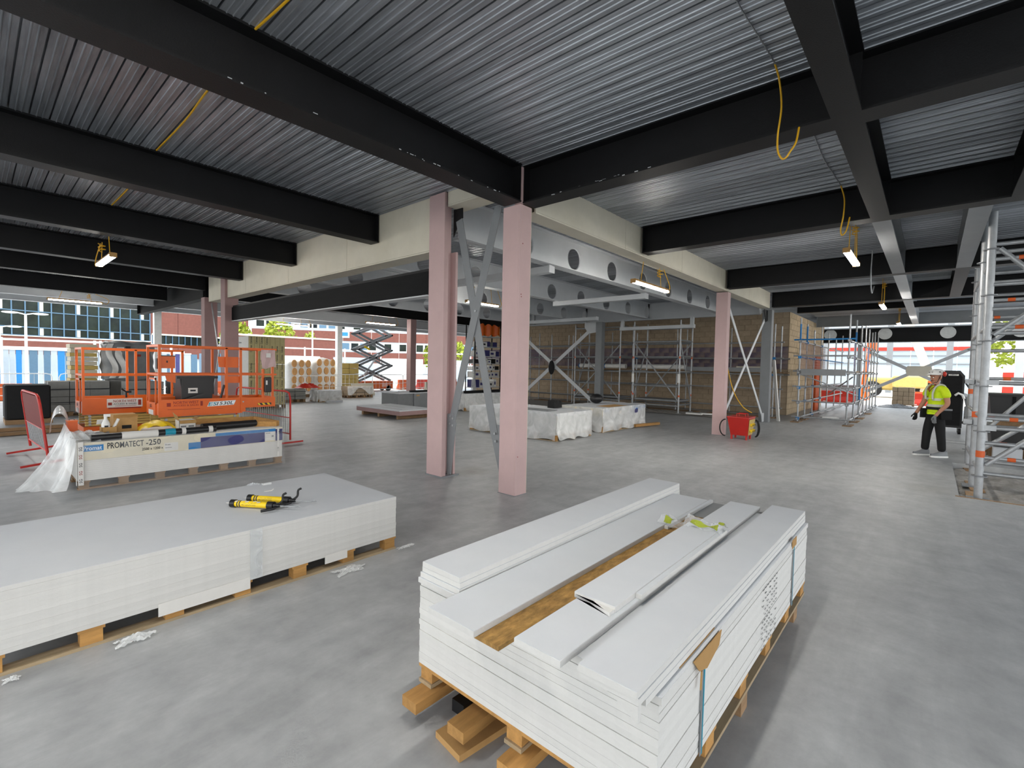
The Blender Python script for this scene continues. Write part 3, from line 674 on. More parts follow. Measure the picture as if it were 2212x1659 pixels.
# bag on the strips
t = T('plastic_bag','clear crumpled bag with yellow-green print lying across the strips','bag',(2.87,1.08,.69))
def bagf(u,v):
    x = (u-.5)*.13+2.90+.10*(.5-v); y = 1.28-.42*v
    base = .664 if y > 1.24 else (.664-(1.24-y)*.12 if y > 1.09 else (.7145 if y > .86 else .70))
    base = max(base,.7145 if y < 1.10 else .6635)
    return (x+.02*math.sin(v*9), y, base+.004+.05*math.sin(PI*u)*(.35+.65*abs(math.sin(v*7+1)))*(1-.5*abs(v-.4))+.008*math.sin(u*17+v*23))
P(t,'film',m_film,grid(bagf,12,24),smooth=True)
def patch(u0,u1,v0,v1): return grid(lambda a,b: tuple(Vector(bagf(u0+(u1-u0)*a,v0+(v1-v0)*b))+Vector((0,0,.0025))),4,6)
for q in ((.1,.4,.08,.2),(.1,.3,.55,.92),(.5,.8,.88,.98)): P(t,'print_patch',m_leaf,patch(*q))
# ============================================================ FESTOON LAMPS AND CABLES
def lamp(label, c, a, L=1.25, tilt=0.0, top=ZB):
    t = T('batten_lamp', label, 'lamp', c, 'batten lamps hung from the deck', a=a, local=True); h = L/2
    def half(r, z0, z1): return [( -r,z0),(r,z0),(r*.75,z1),(-r*.75,z1)]
    P(t,'housing',m_card,prism([(-.05,.035),(.05,.035),(.035,.075),(-.035,.075)],'x',-h,h))
    P(t,'diffuser',m_lamp,prism([(-.05,.034),(-.045,.01),(-.02,0),(.02,0),(.045,.01),(.05,.034)],'x',-h+.02,h-.02))
    for s in (-1,1): P(t,'end_cap',m_card,box(s*h-.012,-.05,.0,s*h+.012,.05,.07))
    hh = top-c[2]
    for s in (-.6,.6): P(t,'suspension_cord',m_yelcable if L>1 else m_galv,cyl((h*s,0,.07),(h*s*.8,0,hh),.006,5))
    lp = smooth_pts([(h,0,.05),(h+.12,.03,.02),(h+.16,.02,.16),(h*.75,.0,hh)],5); P(t,'flex',m_yelcable,tube(lp,.008,5))
    coil = [(h*.5+.05*math.sin(k*1.3),.05*math.cos(k*1.3),hh-.03-.012*k) for k in range(12)]; P(t,'cable_coil',m_yelcable,tube(coil,.009,5))
    return t
lamp('lit batten lamp on the right, first one, below the second black beam', (9.45,1.05,3.47), 0, top=4.11)
lamp('lit batten lamp on the right, second one, below the fourth black beam', (16.05,1.06,3.40), 0, top=4.11)
lamp('lit batten lamp on the right, third and smallest, near the far opening', (22.3,.98,3.42), 0, top=4.11)
lamp('lit batten lamp hung below the cream beam in front of the round-holed beam', (8.43,4.0,3.15), 0, 1.42, top=3.58)
lamp('lit batten lamp hung under the black beams on the left', (1.56,10.6,3.28), PI/2)
lamp('long lit batten lamp before the glazed building on the left', (2.2,19.9,3.36), 0, top=ZB)
lamp('lit batten lamp seen between the two middle pink columns', (9.6,9.6,3.36), 0, top=4.1)
lamp('long lit batten lamp above the raised scissor lift', (12.2,18.6,3.40), 0, 1.5, top=4.1)
lamp('lit batten lamp over the netted white bales by the open edge', (10.3,23.2,3.40), 0, 1.5, top=4.1)
lamp('added batten fill lamp above the two white board stacks, unseen overhead', (1.3,1.0,3.55), 0, top=4.11)  # unseen lamp, added to brighten the tops of the board stacks
lamp('added batten fill lamp, unseen, above the left end of the left stack', (-.7,3.1,3.50), 0, top=4.11)  # another unseen lamp, added as fill for the left stack
def cable(label, pts, r=.0065, m=None, k=6):
    return M1('site_cable', label, 'cable', m or m_yelcable, tube(smooth_pts(pts,k), r, 6), smooth=True)
cable('yellow cable looping below the first right-hand black beam', [(4.29,1.04,4.10),(4.40,1.03,4.02),(4.42,1.011,3.81),(4.42,1.03,3.595),(4.42,1.026,3.463),(4.42,.996,3.392),(4.42,.966,3.387),(4.42,.934,3.43),(4.46,.904,3.51),(4.53,.90,3.652)], .0075)
cable('pale cable stretched under the deck leading to the yellow loop', [(2.2,1.08,4.10),(3.392,1.072,4.10),(3.872,1.052,4.10),(4.289,1.037,4.10)], .006, m_galv)
cable('grey cable crossing the second right-hand deck bay', [(4.86,1.0,4.105),(5.793,1.018,4.10),(6.559,1.035,4.10),(7.084,1.014,4.10),(7.60,.997,4.10)], .006, m_galv)
cable('yellow cable loop hanging before the second right-hand black beam', [(7.60,.997,4.10),(7.62,.955,3.923),(7.62,.958,3.713),(7.62,.981,3.537),(7.62,.963,3.455),(7.63,.92,3.514),(7.72,.90,3.70)], .0085)
cable('pale cable hanging below the third right-hand black beam', [(12.05,1.0,4.11),(12.2,1.02,3.6),(12.3,1.0,3.30),(12.45,.98,3.45)], .012, m_galv)
cable('yellow cable strip running along the deck in the near upper centre', [(1.48,3.2,4.105),(1.455,3.627,4.105),(1.439,3.86,4.105)], .009)
cable('yellow cable strip along the deck in the first left bay', [(1.47,4.30,4.105),(1.472,5.065,4.10),(1.502,5.846,4.10),(1.497,6.95,4.105)], .009)
cable('yellow cable strip along the deck in the second left bay', [(1.52,7.3,4.105),(1.549,8.526,4.10),(1.557,9.186,4.10),(1.553,9.98,4.105)], .009)
cable('yellow lead running down to the red transformer box', [(12.765,4.02,2.3),(12.9,4.0,2.1),(12.98,3.98,1.7),(13.1,3.85,1.1),(13.4,3.7,.7),(13.5,3.5,.55)], .012)
# ============================================================ WRAPPED BOARD PALLET WITH PRINTED BAND (LEFT)
X0,X1,Y0,Y1 = .87,3.36,7.92,9.14
pallet('pallet','timber pallet under the wrapped stack with the printed beige band',X0,Y0,X1,Y1,0,.105,'x',7,m_timberd)
for k in range(19):
    z = .106+k*.0255
    if k < 18: M1('fire_board',ORD[k]+' grey-white board from the bottom of the printed-band stack','board',m_cardw,box(X0+.004,Y0+.004,z,X1-.004,Y1-.004,z+.0248),group='boards in the band-wrapped stack')
    else: M1('fire_board','top board of the wrapped stack with the printed band, loaded with clutter','board',m_cardw,box(X0+.004,Y0+.004,z,X1-.004,Y1-.004,z+.0205))
ZT = .586
t = T('card_band','beige printed card band across the front of the wrapped board stack','packaging',(2.1,Y0,.36))
yb = Y0-.004
bt_ = t; t = P(bt_,'card',m_beige,box(X0,yb,.365,X1,Y0+.001,ZT)); yf = yb-.0015
P(t,'logo_patch',m_blue,box(.905,yf,.475,1.121,yb-.0002,.552)); P(t,'blue_patch',m_blue,box(2.05,yf,.372,2.20,yb-.0002,.466),box(2.393,yf,.527,3.25,yb-.0002,.570)) if False else None
P(t,'blue_patch',m_blue,box(2.05,yf,.372,2.199,yb-.0002,.466)); P(t,'blue_patch',m_blue,box(2.393,yf,.5265,3.25,yb-.0002,.572))
P(t,'violet_patch',m_dblue,box(2.20,yf,.372,3.085,yb-.0002,.525)); P(t,'violet_patch',m_dblue,box(3.25,yf,.372,X1,yb-.0002,.56))
P(t,'sticker',m_cardw,box(3.086,yf,.385,3.25,yb-.0002,.525)); P(t,'sticker',m_cardw,box(1.765,yf,.385,1.925,yb-.0002,.495))
def label_text(par, txt, h, m, o, w=None, ux=(1,0,0), uy=(0,0,1), bold=.01, name='lettering'):
    return P(par,name,m,on_plane(text_mesh(txt,h,m,.0012,bold,w),o,ux,uy))
label_text(t,'Promat',.052,m_inkw,(.925,yf-.001,.489),.18); label_text(t,'PROMATECT',.076,m_ink,(1.158,yf-.0005,.488),.378); label_text(t,'-250',.076,m_ink,(1.56,yf-.0005,.488),.165)
label_text(t,'2500 x 1200 x',.034,m_ink,(1.516,yf-.0005,.423),.235); label_text(t,'15 mm',.018,m_ink,(1.775,yf-.001,.462),.06); P(t,'print_line',m_ink,box(1.775,yf-.001,.425,1.85,yf,.430)); P(t,'print_line',m_ink,box(3.10,yf-.001,.50,3.17,yf,.506)); P(t,'print_block',m_greydark,box(3.19,yf-.001,.44,3.22,yf,.465))
# film over the stack
t = T('plastic_wrap','clear plastic film hanging loose over the front of the printed-band stack','plastic',(2.1,7.85,0)); rr = random.Random(5)
def frontfilm(u,v):
    x = X0+u*(X1-X0+.02); z = .60*(1-v)+.01
    bulge = .012+.010*math.sin(u*31+v*5)+.006*math.sin(u*13-v*17)+(.10*max(0,v-.78)/.22 if v > .78 else 0)*(.6+.4*math.sin(u*9))
    return (x, Y0-bulge, z if v < .97 else .006+.012*abs(math.sin(u*25)))
P(t,'film',m_filmthin,grid(frontfilm,60,18),smooth=True)
def leftfilm(u,v):
    y = 7.91+u*1.1; z = (.62+.12*u)*(1-v)**1.15; s = v**1.4
    x = X0-.012-s*(.05+.50*u**.7+.05*math.sin(u*11+1)+.03*math.sin(u*29))-.02*math.sin(u*19)*v
    return (x, y-.62*s*u, z+.006+.008*abs(math.sin(u*31+v*11)))
t = T('plastic_wrap','milky plastic sheet draped down the left end of the printed-band stack','plastic',(.6,8.3,0))
P(t,'film',m_filmw,grid(leftfilm,40,22),smooth=True)
def topfilm(u,v):
    return (X0-.03+u*.26, Y0-.01+v*1.0, .612+.05*math.sin(PI*min(1,max(0,v)))*abs(math.sin(u*11+v*7))+.02*math.sin(v*15+u*5))
P(t,'film_ruffle',m_filmw,grid(topfilm,14,22),smooth=True)
def lump(u,v):
    a = u*PI; return (.80+.10*math.cos(a)+.06*v, 8.9+v*.5, .60+.38*math.sin(a)*(1-.5*abs(v-.5)))
P(t,'film_hump',m_filmw,grid(lump,14,8),smooth=True)
t = T('corner_tape','white tape with dark red print down the left front corner of the wrapped stack','tape',(.87,7.9,.05))
P(t,'tape_strip',m_cardw,box(.872,7.893,.06,.925,7.896,.60)); P(t,'tape_strip',m_cardw,box(.858,7.90,.06,.861,7.95,.60))
for k in range(5): label_text(t,'SG',.03,m_inkr if k%2 else m_ink,(.912,7.8925,.09+k*.1),.05,ux=(0,0,1),uy=(-1,0,0))
t = T('corner_tape','white tape with dark print at the right front corner of the wrapped stack','tape',(3.3,7.9,.2))
P(t,'tape_strip',m_cardw,box(3.27,7.895,.12,3.30,7.898,.58)); label_text(t,'SG',.04,m_ink,(3.29,7.8945,.49),.05); label_text(t,'SG',.02,m_ink,(3.273,7.8945,.25),.02)
# ---- clutter on top
ztp = ZT
def roll(label,x0,x1,y,r,z,m,bands,flat=1.0,a=0.0):
    t = T('membrane_roll',label,'roll',((x0+x1)/2,y,z)); mm = Matrix.Translation((0,0,z)) @ Matrix.Scale(flat,4,(0,0,1)) @ Matrix.Translation((0,0,-z))
    P(t,'roll_body',m,xf(cyl((x0,y,z+r),(x1,y+a,z+r),r,20),mm),smooth=True)
    for b0,b1,bm in bands:
        ya = y+a*(b0-x0)/(x1-x0); yc = y+a*(b1-x0)/(x1-x0)
        P(t,'wrap_band',bm,xf(cyl((b0,ya,z+r),(b1,yc,z+r),r+.002,20),mm),smooth=True)
    return t
roll('black membrane roll with white and teal wrapping along the front edge of the wrapped stack',1.01,2.42,8.0,.046,ztp,m_blackp,[(1.315,1.71,m_cardw),(1.79,1.91,m_teal),(1.985,2.035,m_cardw),(2.32,2.375,m_cardw)])
roll('flattened black membrane roll at the right of the wrapped stack top',2.30,3.08,8.22,.06,ztp,m_blackp,[],.9,.05)
def carton(name,label,x0,y0,z0,x1,y1,z1,m,flaps=(),a=0,cat='box'):
    t = T(name,label,cat,((x0+x1)/2,(y0+y1)/2,z0)); e=.004
    sh = [box(x0,y0,z0,x1,y1,z0+e),box(x0,y0,z0,x0+e,y1,z1),box(x1-e,y0,z0,x1,y1,z1),box(x0,y0,z0,x1,y0+e,z1),box(x0,y1-e,z0,x1,y1,z1)]
    P(t,'carton_body',m,*sh)
    for f in flaps:
        if f == 'l': P(t,'flap',m,bar((x0,(y0+y1)/2,z1),(x0-.05,(y0+y1)/2,z1+.07),y1-y0,e,(1,0,1)))
        if f == 'b': P(t,'flap',m,bar(((x0+x1)/2,y1,z1),((x0+x1)/2,y1+.05,z1+.04),x1-x0,e,(0,-1,1)))
        if f == 'f': P(t,'flap',m,bar(((x0+x1)/2,y0,z1),((x0+x1)/2,y0-.035,z1-.05),x1-x0,e,(0,-1,-.5)))
        if f == 'r': P(t,'flap',m,bar((x1,(y0+y1)/2,z1),(x1+.04,(y0+y1)/2,z1+.03),y1-y0,e,(-1,0,1)))
    return t
carton('open_carton','small open cardboard carton holding a spray bottle on the wrapped stack',1.18,8.45,ztp,1.345,8.62,.705,m_card)
t = T('spray_bottle','white spray bottle standing in the small carton','bottle',(1.235,8.54,.592))
P(t,'bottle_body',m_whitep,lathe([(.045,0),(.048,.02),(.048,.15),(.03,.20),(.018,.22),(.018,.25)],14,(1.235,8.54,.592)),smooth=True); P(t,'trigger_head',m_whitep,cbox((1.25,8.54,.86),(.07,.03,.035))); P(t,'print_label',m_ink,box(1.215,8.491,.70,1.255,8.4925,.725))
M1('sealant_tube','white sealant tube leaning out of the small carton','tube',m_whitep,cyl((1.285,8.55,.60),(1.38,8.58,.80),.018,10),smooth=True)
M1('leaflet','crumpled printed leaflet beside the spray bottle','paper',m_cardw,cbox((1.19,8.60,.77),(.09,.004,.07),.3,.3))
t = T('crate','plywood crate with a hand hole behind the small carton','crate',(1.47,8.86,ztp)); P(t,'crate_body',m_ply,box(1.35,8.72,ztp,1.62,9.02,.84)); P(t,'hand_hole',m_cloth,box(1.44,8.717,.64,1.55,8.722,.69)); P(t,'batten',m_timber,box(1.345,8.71,.80,1.625,8.72,.845)); 
t = carton('open_carton','white open carton with raised brown flaps on the right of the wrapped stack',2.07,8.45,ztp,2.285,8.66,.735,m_cardw); P(t,'flap',m_card,bar((2.07,8.55,.735),(2.035,8.52,.83),.18,.004,(1,0,.4))); P(t,'flap',m_card,bar((2.18,8.45,.735),(2.18,8.415,.69),.215,.004,(0,-1,-.6))); P(t,'flap',m_card,bar((2.285,8.55,.735),(2.335,8.55,.77),.18,.004,(-.4,0,1))); P(t,'printed_side',m_inkr,box(2.2855,8.47,.64,2.287,8.62,.73)); P(t,'print_line',m_grey,box(2.09,8.4485,.63,2.16,8.45,.655),) ; P(t,'print_line',m_grey,box(2.19,8.4485,.63,2.26,8.45,.655))
def ybag(u,v): return (1.62+u*.46, 8.60+v*.26+.03*math.sin(u*7), ztp+.015+.13*math.sin(PI*u)**.7*math.sin(PI*(.15+.7*v))+.012*math.sin(u*19+v*9))
M1('sheet_sack','yellow plastic sack lying behind the black roll','sack',m_yellow,grid(ybag,16,10),smooth=True)
M1('board_offcut','grey board offcut in the clutter on the wrapped stack','board',m_grey,cbox((1.75,8.36,ztp+.012),(.36,.16,.012),.12)); M1('board_offcut','pale slip of card lying in the clutter by the red-ended tube','board',m_cardw,cbox((1.62,8.28,ztp+.012),(.26,.10,.008),-.1,.05))
t = T('sealant_tube','white cartridge with red ends lying in front of the yellow sack','tube',(1.76,8.2,ztp)); P(t,'cartridge',m_cardw,cyl((1.68,8.2,ztp+.026),(1.86,8.22,ztp+.026),.025,12)); P(t,'red_end',m_redpl,cyl((1.672,8.2,ztp+.026),(1.69,8.2,ztp+.026),.026,12)); P(t,'red_end',m_redpl,cyl((1.84,8.218,ztp+.026),(1.87,8.222,ztp+.026),.026,12))
for i,(x,y) in enumerate(((1.40,8.36),(1.45,8.34),(1.50,8.37))): M1('tape_reel',('grey','blue-grey','small grey')[i]+' tape reel beside the small carton','tape',m_grey if i!=1 else m_blackp,lathe([(.012,0),(.036,0),(.036,.05),(.012,.05)],14,(x,y,ztp)))
M1('work_glove','brown work glove lying near the tape reels','glove',m_card,ball((1.585,8.36,ztp+.022),.05,10,8,(1.1,.7,.42)),smooth=True)
def blanket(u,v): return (.98+u*.24+.05*v, 8.1+v*.55, ztp+.022+.02*abs(math.sin(u*9+v*3))+.025*math.sin(PI*v))
M1('quilted_blanket','grey folded sheet over the left end of the wrapped stack','sheet',m_grey,grid(blanket,12,10),smooth=True)
t = T('ladder_frame','yellow-brown timber frame lying across the right end of the wrapped stack','timber',(3.0,8.7,ztp))
for a,b in (((2.45,9.05,ztp+.05),(3.30,8.92,ztp+.05)),((2.9,8.42,ztp+.04),(3.33,8.05,ztp+.04)),((3.30,8.92,ztp+.05),(3.34,8.05,ztp+.05))): P(t,'rail',m_timber,bar(a,b,.05,.085))
M1('orange_crate','small orange crate behind the draped film at the left','crate',m_orpl,box(.98,9.3,.0,1.10,9.5,.74)) if False else None
t = T('orange_case','small orange case on the left rear corner of the wrapped stack','case',(.93,9.0,ztp)); P(t,'case_body',m_orpl,box(.885,8.92,ztp,.99,9.08,.76)); P(t,'case_lid',m_orange,box(.88,8.915,.76,.995,9.085,.775)); P(t,'handle',m_blackp,tube([(.91,9.0,.775),(.91,9.0,.79),(.965,9.0,.79),(.965,9.0,.775)],.005,5))

# ============================================================ ORANGE SCISSOR LIFTS
def lift(label,x0,y0,L,Wd,zb,front):
    t = T('scissor_lift',label,'lift',(x0+L/2,y0+Wd/2,0)); x1, y1 = x0+L, y0+Wd; zd, zt, zm = zb+.28, zb+1.155, zb+.69
    P(t,'chassis',m_greydark,box(x0+.05,y0+.06,.12,x1-.02,y1-.06,.40)); P(t,'chassis_top',m_orange,box(x0+.02,y0+.03,.34,x1,y1-.03,.44))
    for x in (x0+.2,x1-.2):
        for y in (y0+.04,y1-.14): P(t,'wheel',m_rubber,cyl((x,y,.16),(x,y+.10,.16),.16,18))
    for k in range(4):                                  # folded scissor arms
        z = .455+k*(zb-.47)/4; P(t,'scissor_arm',m_yelwood,box(x0+.04,y0+.02,z,x1-.05,y0+.07,z+(zb-.47)/4-.012)); P(t,'scissor_arm',m_yelwood,box(x0+.04,y1-.07,z,x1-.05,y1-.02,z+(zb-.47)/4-.012))
        for x in (x0+.1,x1-.12): P(t,'pivot_pin',m_galv,cyl((x,y0+.0,z+.03),(x,y0+.02,z+.03),.022,8))
    P(t,'platform_side',m_orange,box(x0,y0,zb,x1,y0+.02,zd)); P(t,'platform_side',m_orange,box(x0,y1-.02,zb,x1,y1,zd)); P(t,'platform_end',m_orange,box(x0,y0+.02,zb+.03,x0+.02,y1-.02,zd-.06)); P(t,'platform_floor',m_greydark,box(x0+.02,y0+.02,zb+.10,x1,y1-.02,zb+.12))
    def post(x,y,z0=zd,z1=None): P(t,'post',m_orange,box(x-.018,y-.018,z0,x+.018,y+.018,z1 or zt))
    xe = x1+(.60 if front else .0)
    for y in (y0+.02,y1-.02):
        for x in ([x0+.02, x0+L*.5 if not front else x1-.25, x1-.02]): post(x,y)
        P(t,'top_rail',m_orange,bar((x0,y,zt),(xe,y,zt),.036,.036)); P(t,'mid_rail',m_orange,bar((x0,y,zm),(xe,y,zm),.032,.032))
    P(t,'top_rail',m_orange,bar((x0+.02,y0,zt),(x0+.02,y1,zt),.036,.036)); P(t,'mid_rail',m_orange,bar((x0+.02,y0,zm),(x0+.02,y1,zm),.032,.032))
    # entry gate on the left end
    g0,g1 = y0+.14,y1-.2; P(t,'gate',m_orange,box(x0-.012,g0,zd-.08,x0+.006,g0+.03,zm-.06),box(x0-.012,g1-.03,zd-.08,x0+.006,g1,zm-.06),box(x0-.012,g0,zm-.09,x0+.006,g1,zm-.06),box(x0-.014,g0,zb+.02,x0+.0,g1,zd-.06))
    P(t,'gate_sticker',m_cardw,box(x0-.018,g0+.12,zb+.02,x0-.014,g1-.02,zb+.10)); label_text(t,'JLG',.05,m_ink,(x0-.016,g1-.1,zb+.14),.12,ux=(0,-1,0))
    if front:
        P(t,'extension_side',m_orange,box(x1-.02,y0-.004,zb+.09,xe-.03,y0+.022,zd-.01)); P(t,'extension_side',m_orange,box(x1,y1-.022,zb+.09,xe-.03,y1,zd-.01)); P(t,'extension_end',m_orange,box(xe-.05,y0+.02,zb+.09,xe-.03,y1-.02,zd-.01)); P(t,'extension_floor',m_greydark,box(x1,y0+.02,zb+.12,xe-.04,y1-.02,zb+.14))
        post(x1+.36,y0+.02,zd-.01,zm+.1); post(xe-.07,y0+.02,zd-.01); post(xe-.07,y1-.02,zd-.01); P(t,'top_rail',m_orange,bar((xe-.05,y0,zt),(xe-.05,y1,zt),.036,.036))
        P(t,'pivot_bracket',m_orange,box(x1-.03,y0-.012,zb+.02,x1+.05,y0+.0,zd)); P(t,'bolt',m_galv,cyl((x1+.01,y0-.018,zd-.08),(x1+.01,y0-.01,zd-.08),.014,8))
        hp_ = P(t,'hazard_plate',m_ink,box(xe-.34,y0-.006,zb+.125,xe-.10,y0-.004,zb+.165))
        for k in range(3): P(hp_,'hazard_stripe',m_yellow,prism([(xe-.325+k*.085,zb+.127),(xe-.285+k*.085,zb+.127),(xe-.315+k*.085,zb+.163),(xe-.355+k*.085 if k else xe-.34,zb+.163)],'y',y0-.008,y0-.0062))
        label_text(t,'NORTH WEST',.045,m_inkr,(x0+.20,y0-.001,zb+.205),.36); label_text(t,'ACCESS & SALES',.026,m_inkr,(x0+.20,y0-.001,zb+.165),.36); P(t,'print_line',m_inkr,box(x0+.12,y0-.0015,zb+.112,x0+.58,y0-.0002,zb+.118)); P(t,'print_line',m_inkr,box(x0+.83,y0-.0015,zb+.095,x0+.93,y0-.0002,zb+.099))
        P(t,'lift_emblem',m_inkr,box(x0+.11,y0-.0015,zb+.165,x0+.165,y0-.0002,zb+.225)); P(t,'lift_emblem',m_inkr,box(x0+.585,y0-.0015,zb+.16,x0+.62,y0-.0002,zb+.24))
        mp_ = P(t,'model_plate',m_inkw,prism([(x0+.685,zb+.14),(x0+1.10,zb+.155),(x0+1.135,zb+.235),(x0+.72,zb+.22)],'y',y0-.0015,y0-.0002)); o = (x0+.70,y0-.0018,zb+.153)
        label_text(mp_,'ES',.06,m_teal,o,.125,ux=(1,0,.03),uy=(.3,0,1)); label_text(mp_,'1530L',.06,m_ink,(x0+.83,y0-.0018,zb+.157),.26,ux=(1,0,.03),uy=(.3,0,1))
        cb_ = P(t,'control_box',m_orange,box(x0+.03,y0+.05,zb+.79,x0+.24,y0+.16,zb+.985)); P(cb_,'control_box_top',m_blackp,box(x0+.02,y0+.045,zb+.985,x0+.25,y0+.165,zb+1.0)); P(cb_,'control_box_side',m_blackp,box(x0-.01,y0+.05,zb+.78,x0+.03,y0+.16,zb+.95)); P(cb_,'emblem',m_ink,box(x0+.12,y0+.048,zb+.88,x0+.14,y0+.0495,zb+.915))
        P(t,'guard_panel',m_orange,prism([(x1-.38,zb+1.0),(x1-.05,zb+1.0),(x1-.05,zb+.81),(x1-.365,zb+.82)],'y',y0+.03,y0+.045)); P(t,'guard_panel',m_orange,prism([(x1-.24,zb+.66),(x1-.02,zb+.66),(x1-.02,zb+.54),(x1-.25,zb+.54)],'y',y0+.03,y0+.045))
        P(t,'guard_panel',m_orange,prism([(x0+.1,zb+.68),(x0+.24,zb+.68),(x0+.24,zb+.55),(x0+.12,zb+.58)],'y',y0+.03,y0+.045))
        db_ = P(t,'document_box',m_blackp,bbox(x1+.37,y0-.05,zb+.36,x1+.49,y0+.01,zb+.64,.012)); P(db_,'document_label',m_cardw,box(x1+.385,y0-.052,zb+.50,x1+.415,y0-.05,zb+.58))
    else:
        sg = P(t,'sign_board',m_cardw,box(x0+.33,y0-.006,zb+.11,x0+.84,y0-.0005,zb+.265)); label_text(sg,'NORTH WEST',.045,m_inkr,(x0+.42,y0-.0075,zb+.20),.33); label_text(sg,'ACCESS & SALES',.026,m_ink,(x0+.42,y0-.0075,zb+.158),.33); P(sg,'print_line',m_inkr,box(x0+.44,y0-.0075,zb+.132,x0+.75,y0-.006,zb+.138))
        P(t,'lift_emblem',m_inkr,box(x0+.345,y0-.0075,zb+.15,x0+.40,y0-.006,zb+.20)); P(t,'lift_emblem',m_inkr,box(x0+.775,y0-.0075,zb+.14,x0+.82,y0-.006,zb+.24)); P(t,'sign_strip',m_inkr,box(x0+.35,y0-.003,zb+.085,x0+.82,y0-.0005,zb+.105))
        P(t,'joystick',m_blackp,tube([(x0+.62,y0+.1,zd-.02),(x0+.62,y0+.1,zd+.10),(x0+.55,y0+.1,zd+.16)],.016,6)); P(t,'joystick_grip',m_blackp,cbox((x0+.66,y0+.1,zd+.10),(.07,.03,.04)))
    return t
lift('front orange scissor lift with a model number and a short extension deck',2.0,9.3,1.24,.78,.715,True)
lift('orange scissor lift behind on the left with a white company sign',1.28,11.0,1.5,.78,.66,False)
t = T('plastic_bin','black plastic bin standing on the front orange lift','bin',(2.58,9.72,.835))
P(t,'bin_body',m_blackp,prism([(2.40,.836),(2.80,.836),(2.86,1.33),(2.34,1.33)],'y',9.5,9.95)); P(t,'bin_lid',m_blackp,box(2.29,9.46,1.33,2.90,9.99,1.37)); P(t,'bin_rib',m_blackp,box(2.36,9.485,.85,2.40,9.5,1.33)); st_ = P(t,'sticker',m_cardw,box(2.46,9.497,1.08,2.60,9.499,1.17)); P(st_,'print_line',m_ink,box(2.49,9.4955,1.11,2.57,9.497,1.14)); P(t,'hinge',m_blackp,box(2.84,9.6,1.05,2.88,9.8,1.33))
M1('black_bag','black tool bag lying at the front of the lift beside the bin','bag',m_cloth,ball((2.48,9.42,.90),.13,12,8,(1.2,.6,.5)),smooth=True)
M1('squeegee','long black-handled blade leaning on the lift beside the bin','tool',m_blackp,bar((2.40,9.39,.98),(2.66,9.38,1.07),.02,.03)); M1('hand_tool','black tool shaft standing up at the right of the bin','tool',m_blackp,tube([(2.88,9.40,.84),(2.93,9.40,1.02),(2.98,9.40,1.22)],.018,6))
t = T('plastic_pouch','pale orange plastic pouch hanging on the right end rail of the front lift','pouch',(3.67,9.26,1.5)); P(t,'pouch',m_pink,grid(lambda u,v:(3.55+u*.25-.01*math.sin(v*5),9.262+.012*math.sin(u*9+v*4),1.86-.33*v-.02*math.sin(u*6)*v),10,10)); P(t,'paper',m_cardw,box(3.63,9.245,1.72,3.71,9.249,1.80))
# ============================================================ RED BARRIERS
def barrier(name,label,m,W_,H,c,a,lean=0.0,n=16,panel=True,group=None,cat='barrier',feet=True):
    t = T(name,label,cat,c,group,a,local=True); rt_ = Matrix.Rotation(lean,4,'X'); L=lambda s: xf(s,rt_); r=.018
    loop = [(-W_/2,0,.08),(-W_/2,0,H-.14),(-W_/2+.05,0,H-.03),(-W_/2+.16,0,H),(W_/2-.16,0,H),(W_/2-.05,0,H-.03),(W_/2,0,H-.14),(W_/2,0,.08)]
    P(t,'hoop_frame',m,L(tube(loop,r,8)),smooth=True); P(t,'bottom_rail',m,L(cyl((-W_/2,0,.20),(W_/2,0,.20),.013,8))); P(t,'mid_rail',m,L(cyl((-W_/2,0,H*.5),(W_/2,0,H*.5),.010,8)))
    for k in range(n): x=-W_/2+W_*(k+1)/(n+1); P(t,'rod',m_galv if m is m_red else m,L(cyl((x,0,.20),(x,0,H*.5 if panel else H-.01),.0055,5,cap=False)))
    if panel: P(t,'sheet_panel',m_meshred if m is m_red else m,L(box(-W_/2+.02,-.004,H*.5,W_/2-.02,.004,H-.03)))
    if feet:
        for s in (-1,1): P(t,'foot',m,L(bar((s*(W_/2-.06),-.3,.02),(s*(W_/2-.06),.3,.02),.03,.03)))
    return t
barrier('pedestrian_barrier','red pedestrian barrier tilted at the far left of the wrapped stack',m_red,1.7,1.05,(.73,10.75,.04),math.radians(93),-.10)
barrier('pedestrian_barrier','red pedestrian barrier standing at the right end of the front orange lift',m_red,2.3,1.04,(4.09,10.66,.02),math.radians(95),0,26,False)
# ============================================================ INSULATION PACKS, BLOCKS, WRAPPED LOADS BEHIND THE LIFTS
t = T('insulation_pack','tall stack of printed beige insulation packs behind the lift','insulation',(6.85,18.0,.0))
def packface(par,o,ux,w,z0,z1,cols,rows,sd):
    r = random.Random(sd)
    for c in range(cols):
        for q in range(rows):
            if r.random() < .8: label_text(par,'Celotex',.065,m_ink,Vector(o)+Vector(ux)*(w*(c+.55)/cols)+Vector((0,0,z0+(z1-z0)*(q+.06+r.uniform(0,.1))/rows)),.24,ux=(0,0,1),uy=-Vector(ux),bold=.015)
for k in range(5):
    z = .12+k*.478
    for c in range(7):
        x = 6.28+c*.172; P(t,'pack',m_packyel,bbox(x,17.42,z,x+.166,18.6,z+.47,.008))
packface(t,(6.28,17.418,0),(1,0,0),1.2,.14,2.5,7,8,3)
P(t,'white_end_panel',m_cardw,box(6.265,17.44,.13,6.278,18.58,2.5))
for k in range(8): label_text(t,'Celotex',.06,m_grey,(6.263,18.3,.3+.28*k),.26,ux=(0,-1,0))
pallet('pallet','pallet under the tall beige insulation packs',6.27,17.4,7.5,18.62,0,.115,'x',5,m_timberd)
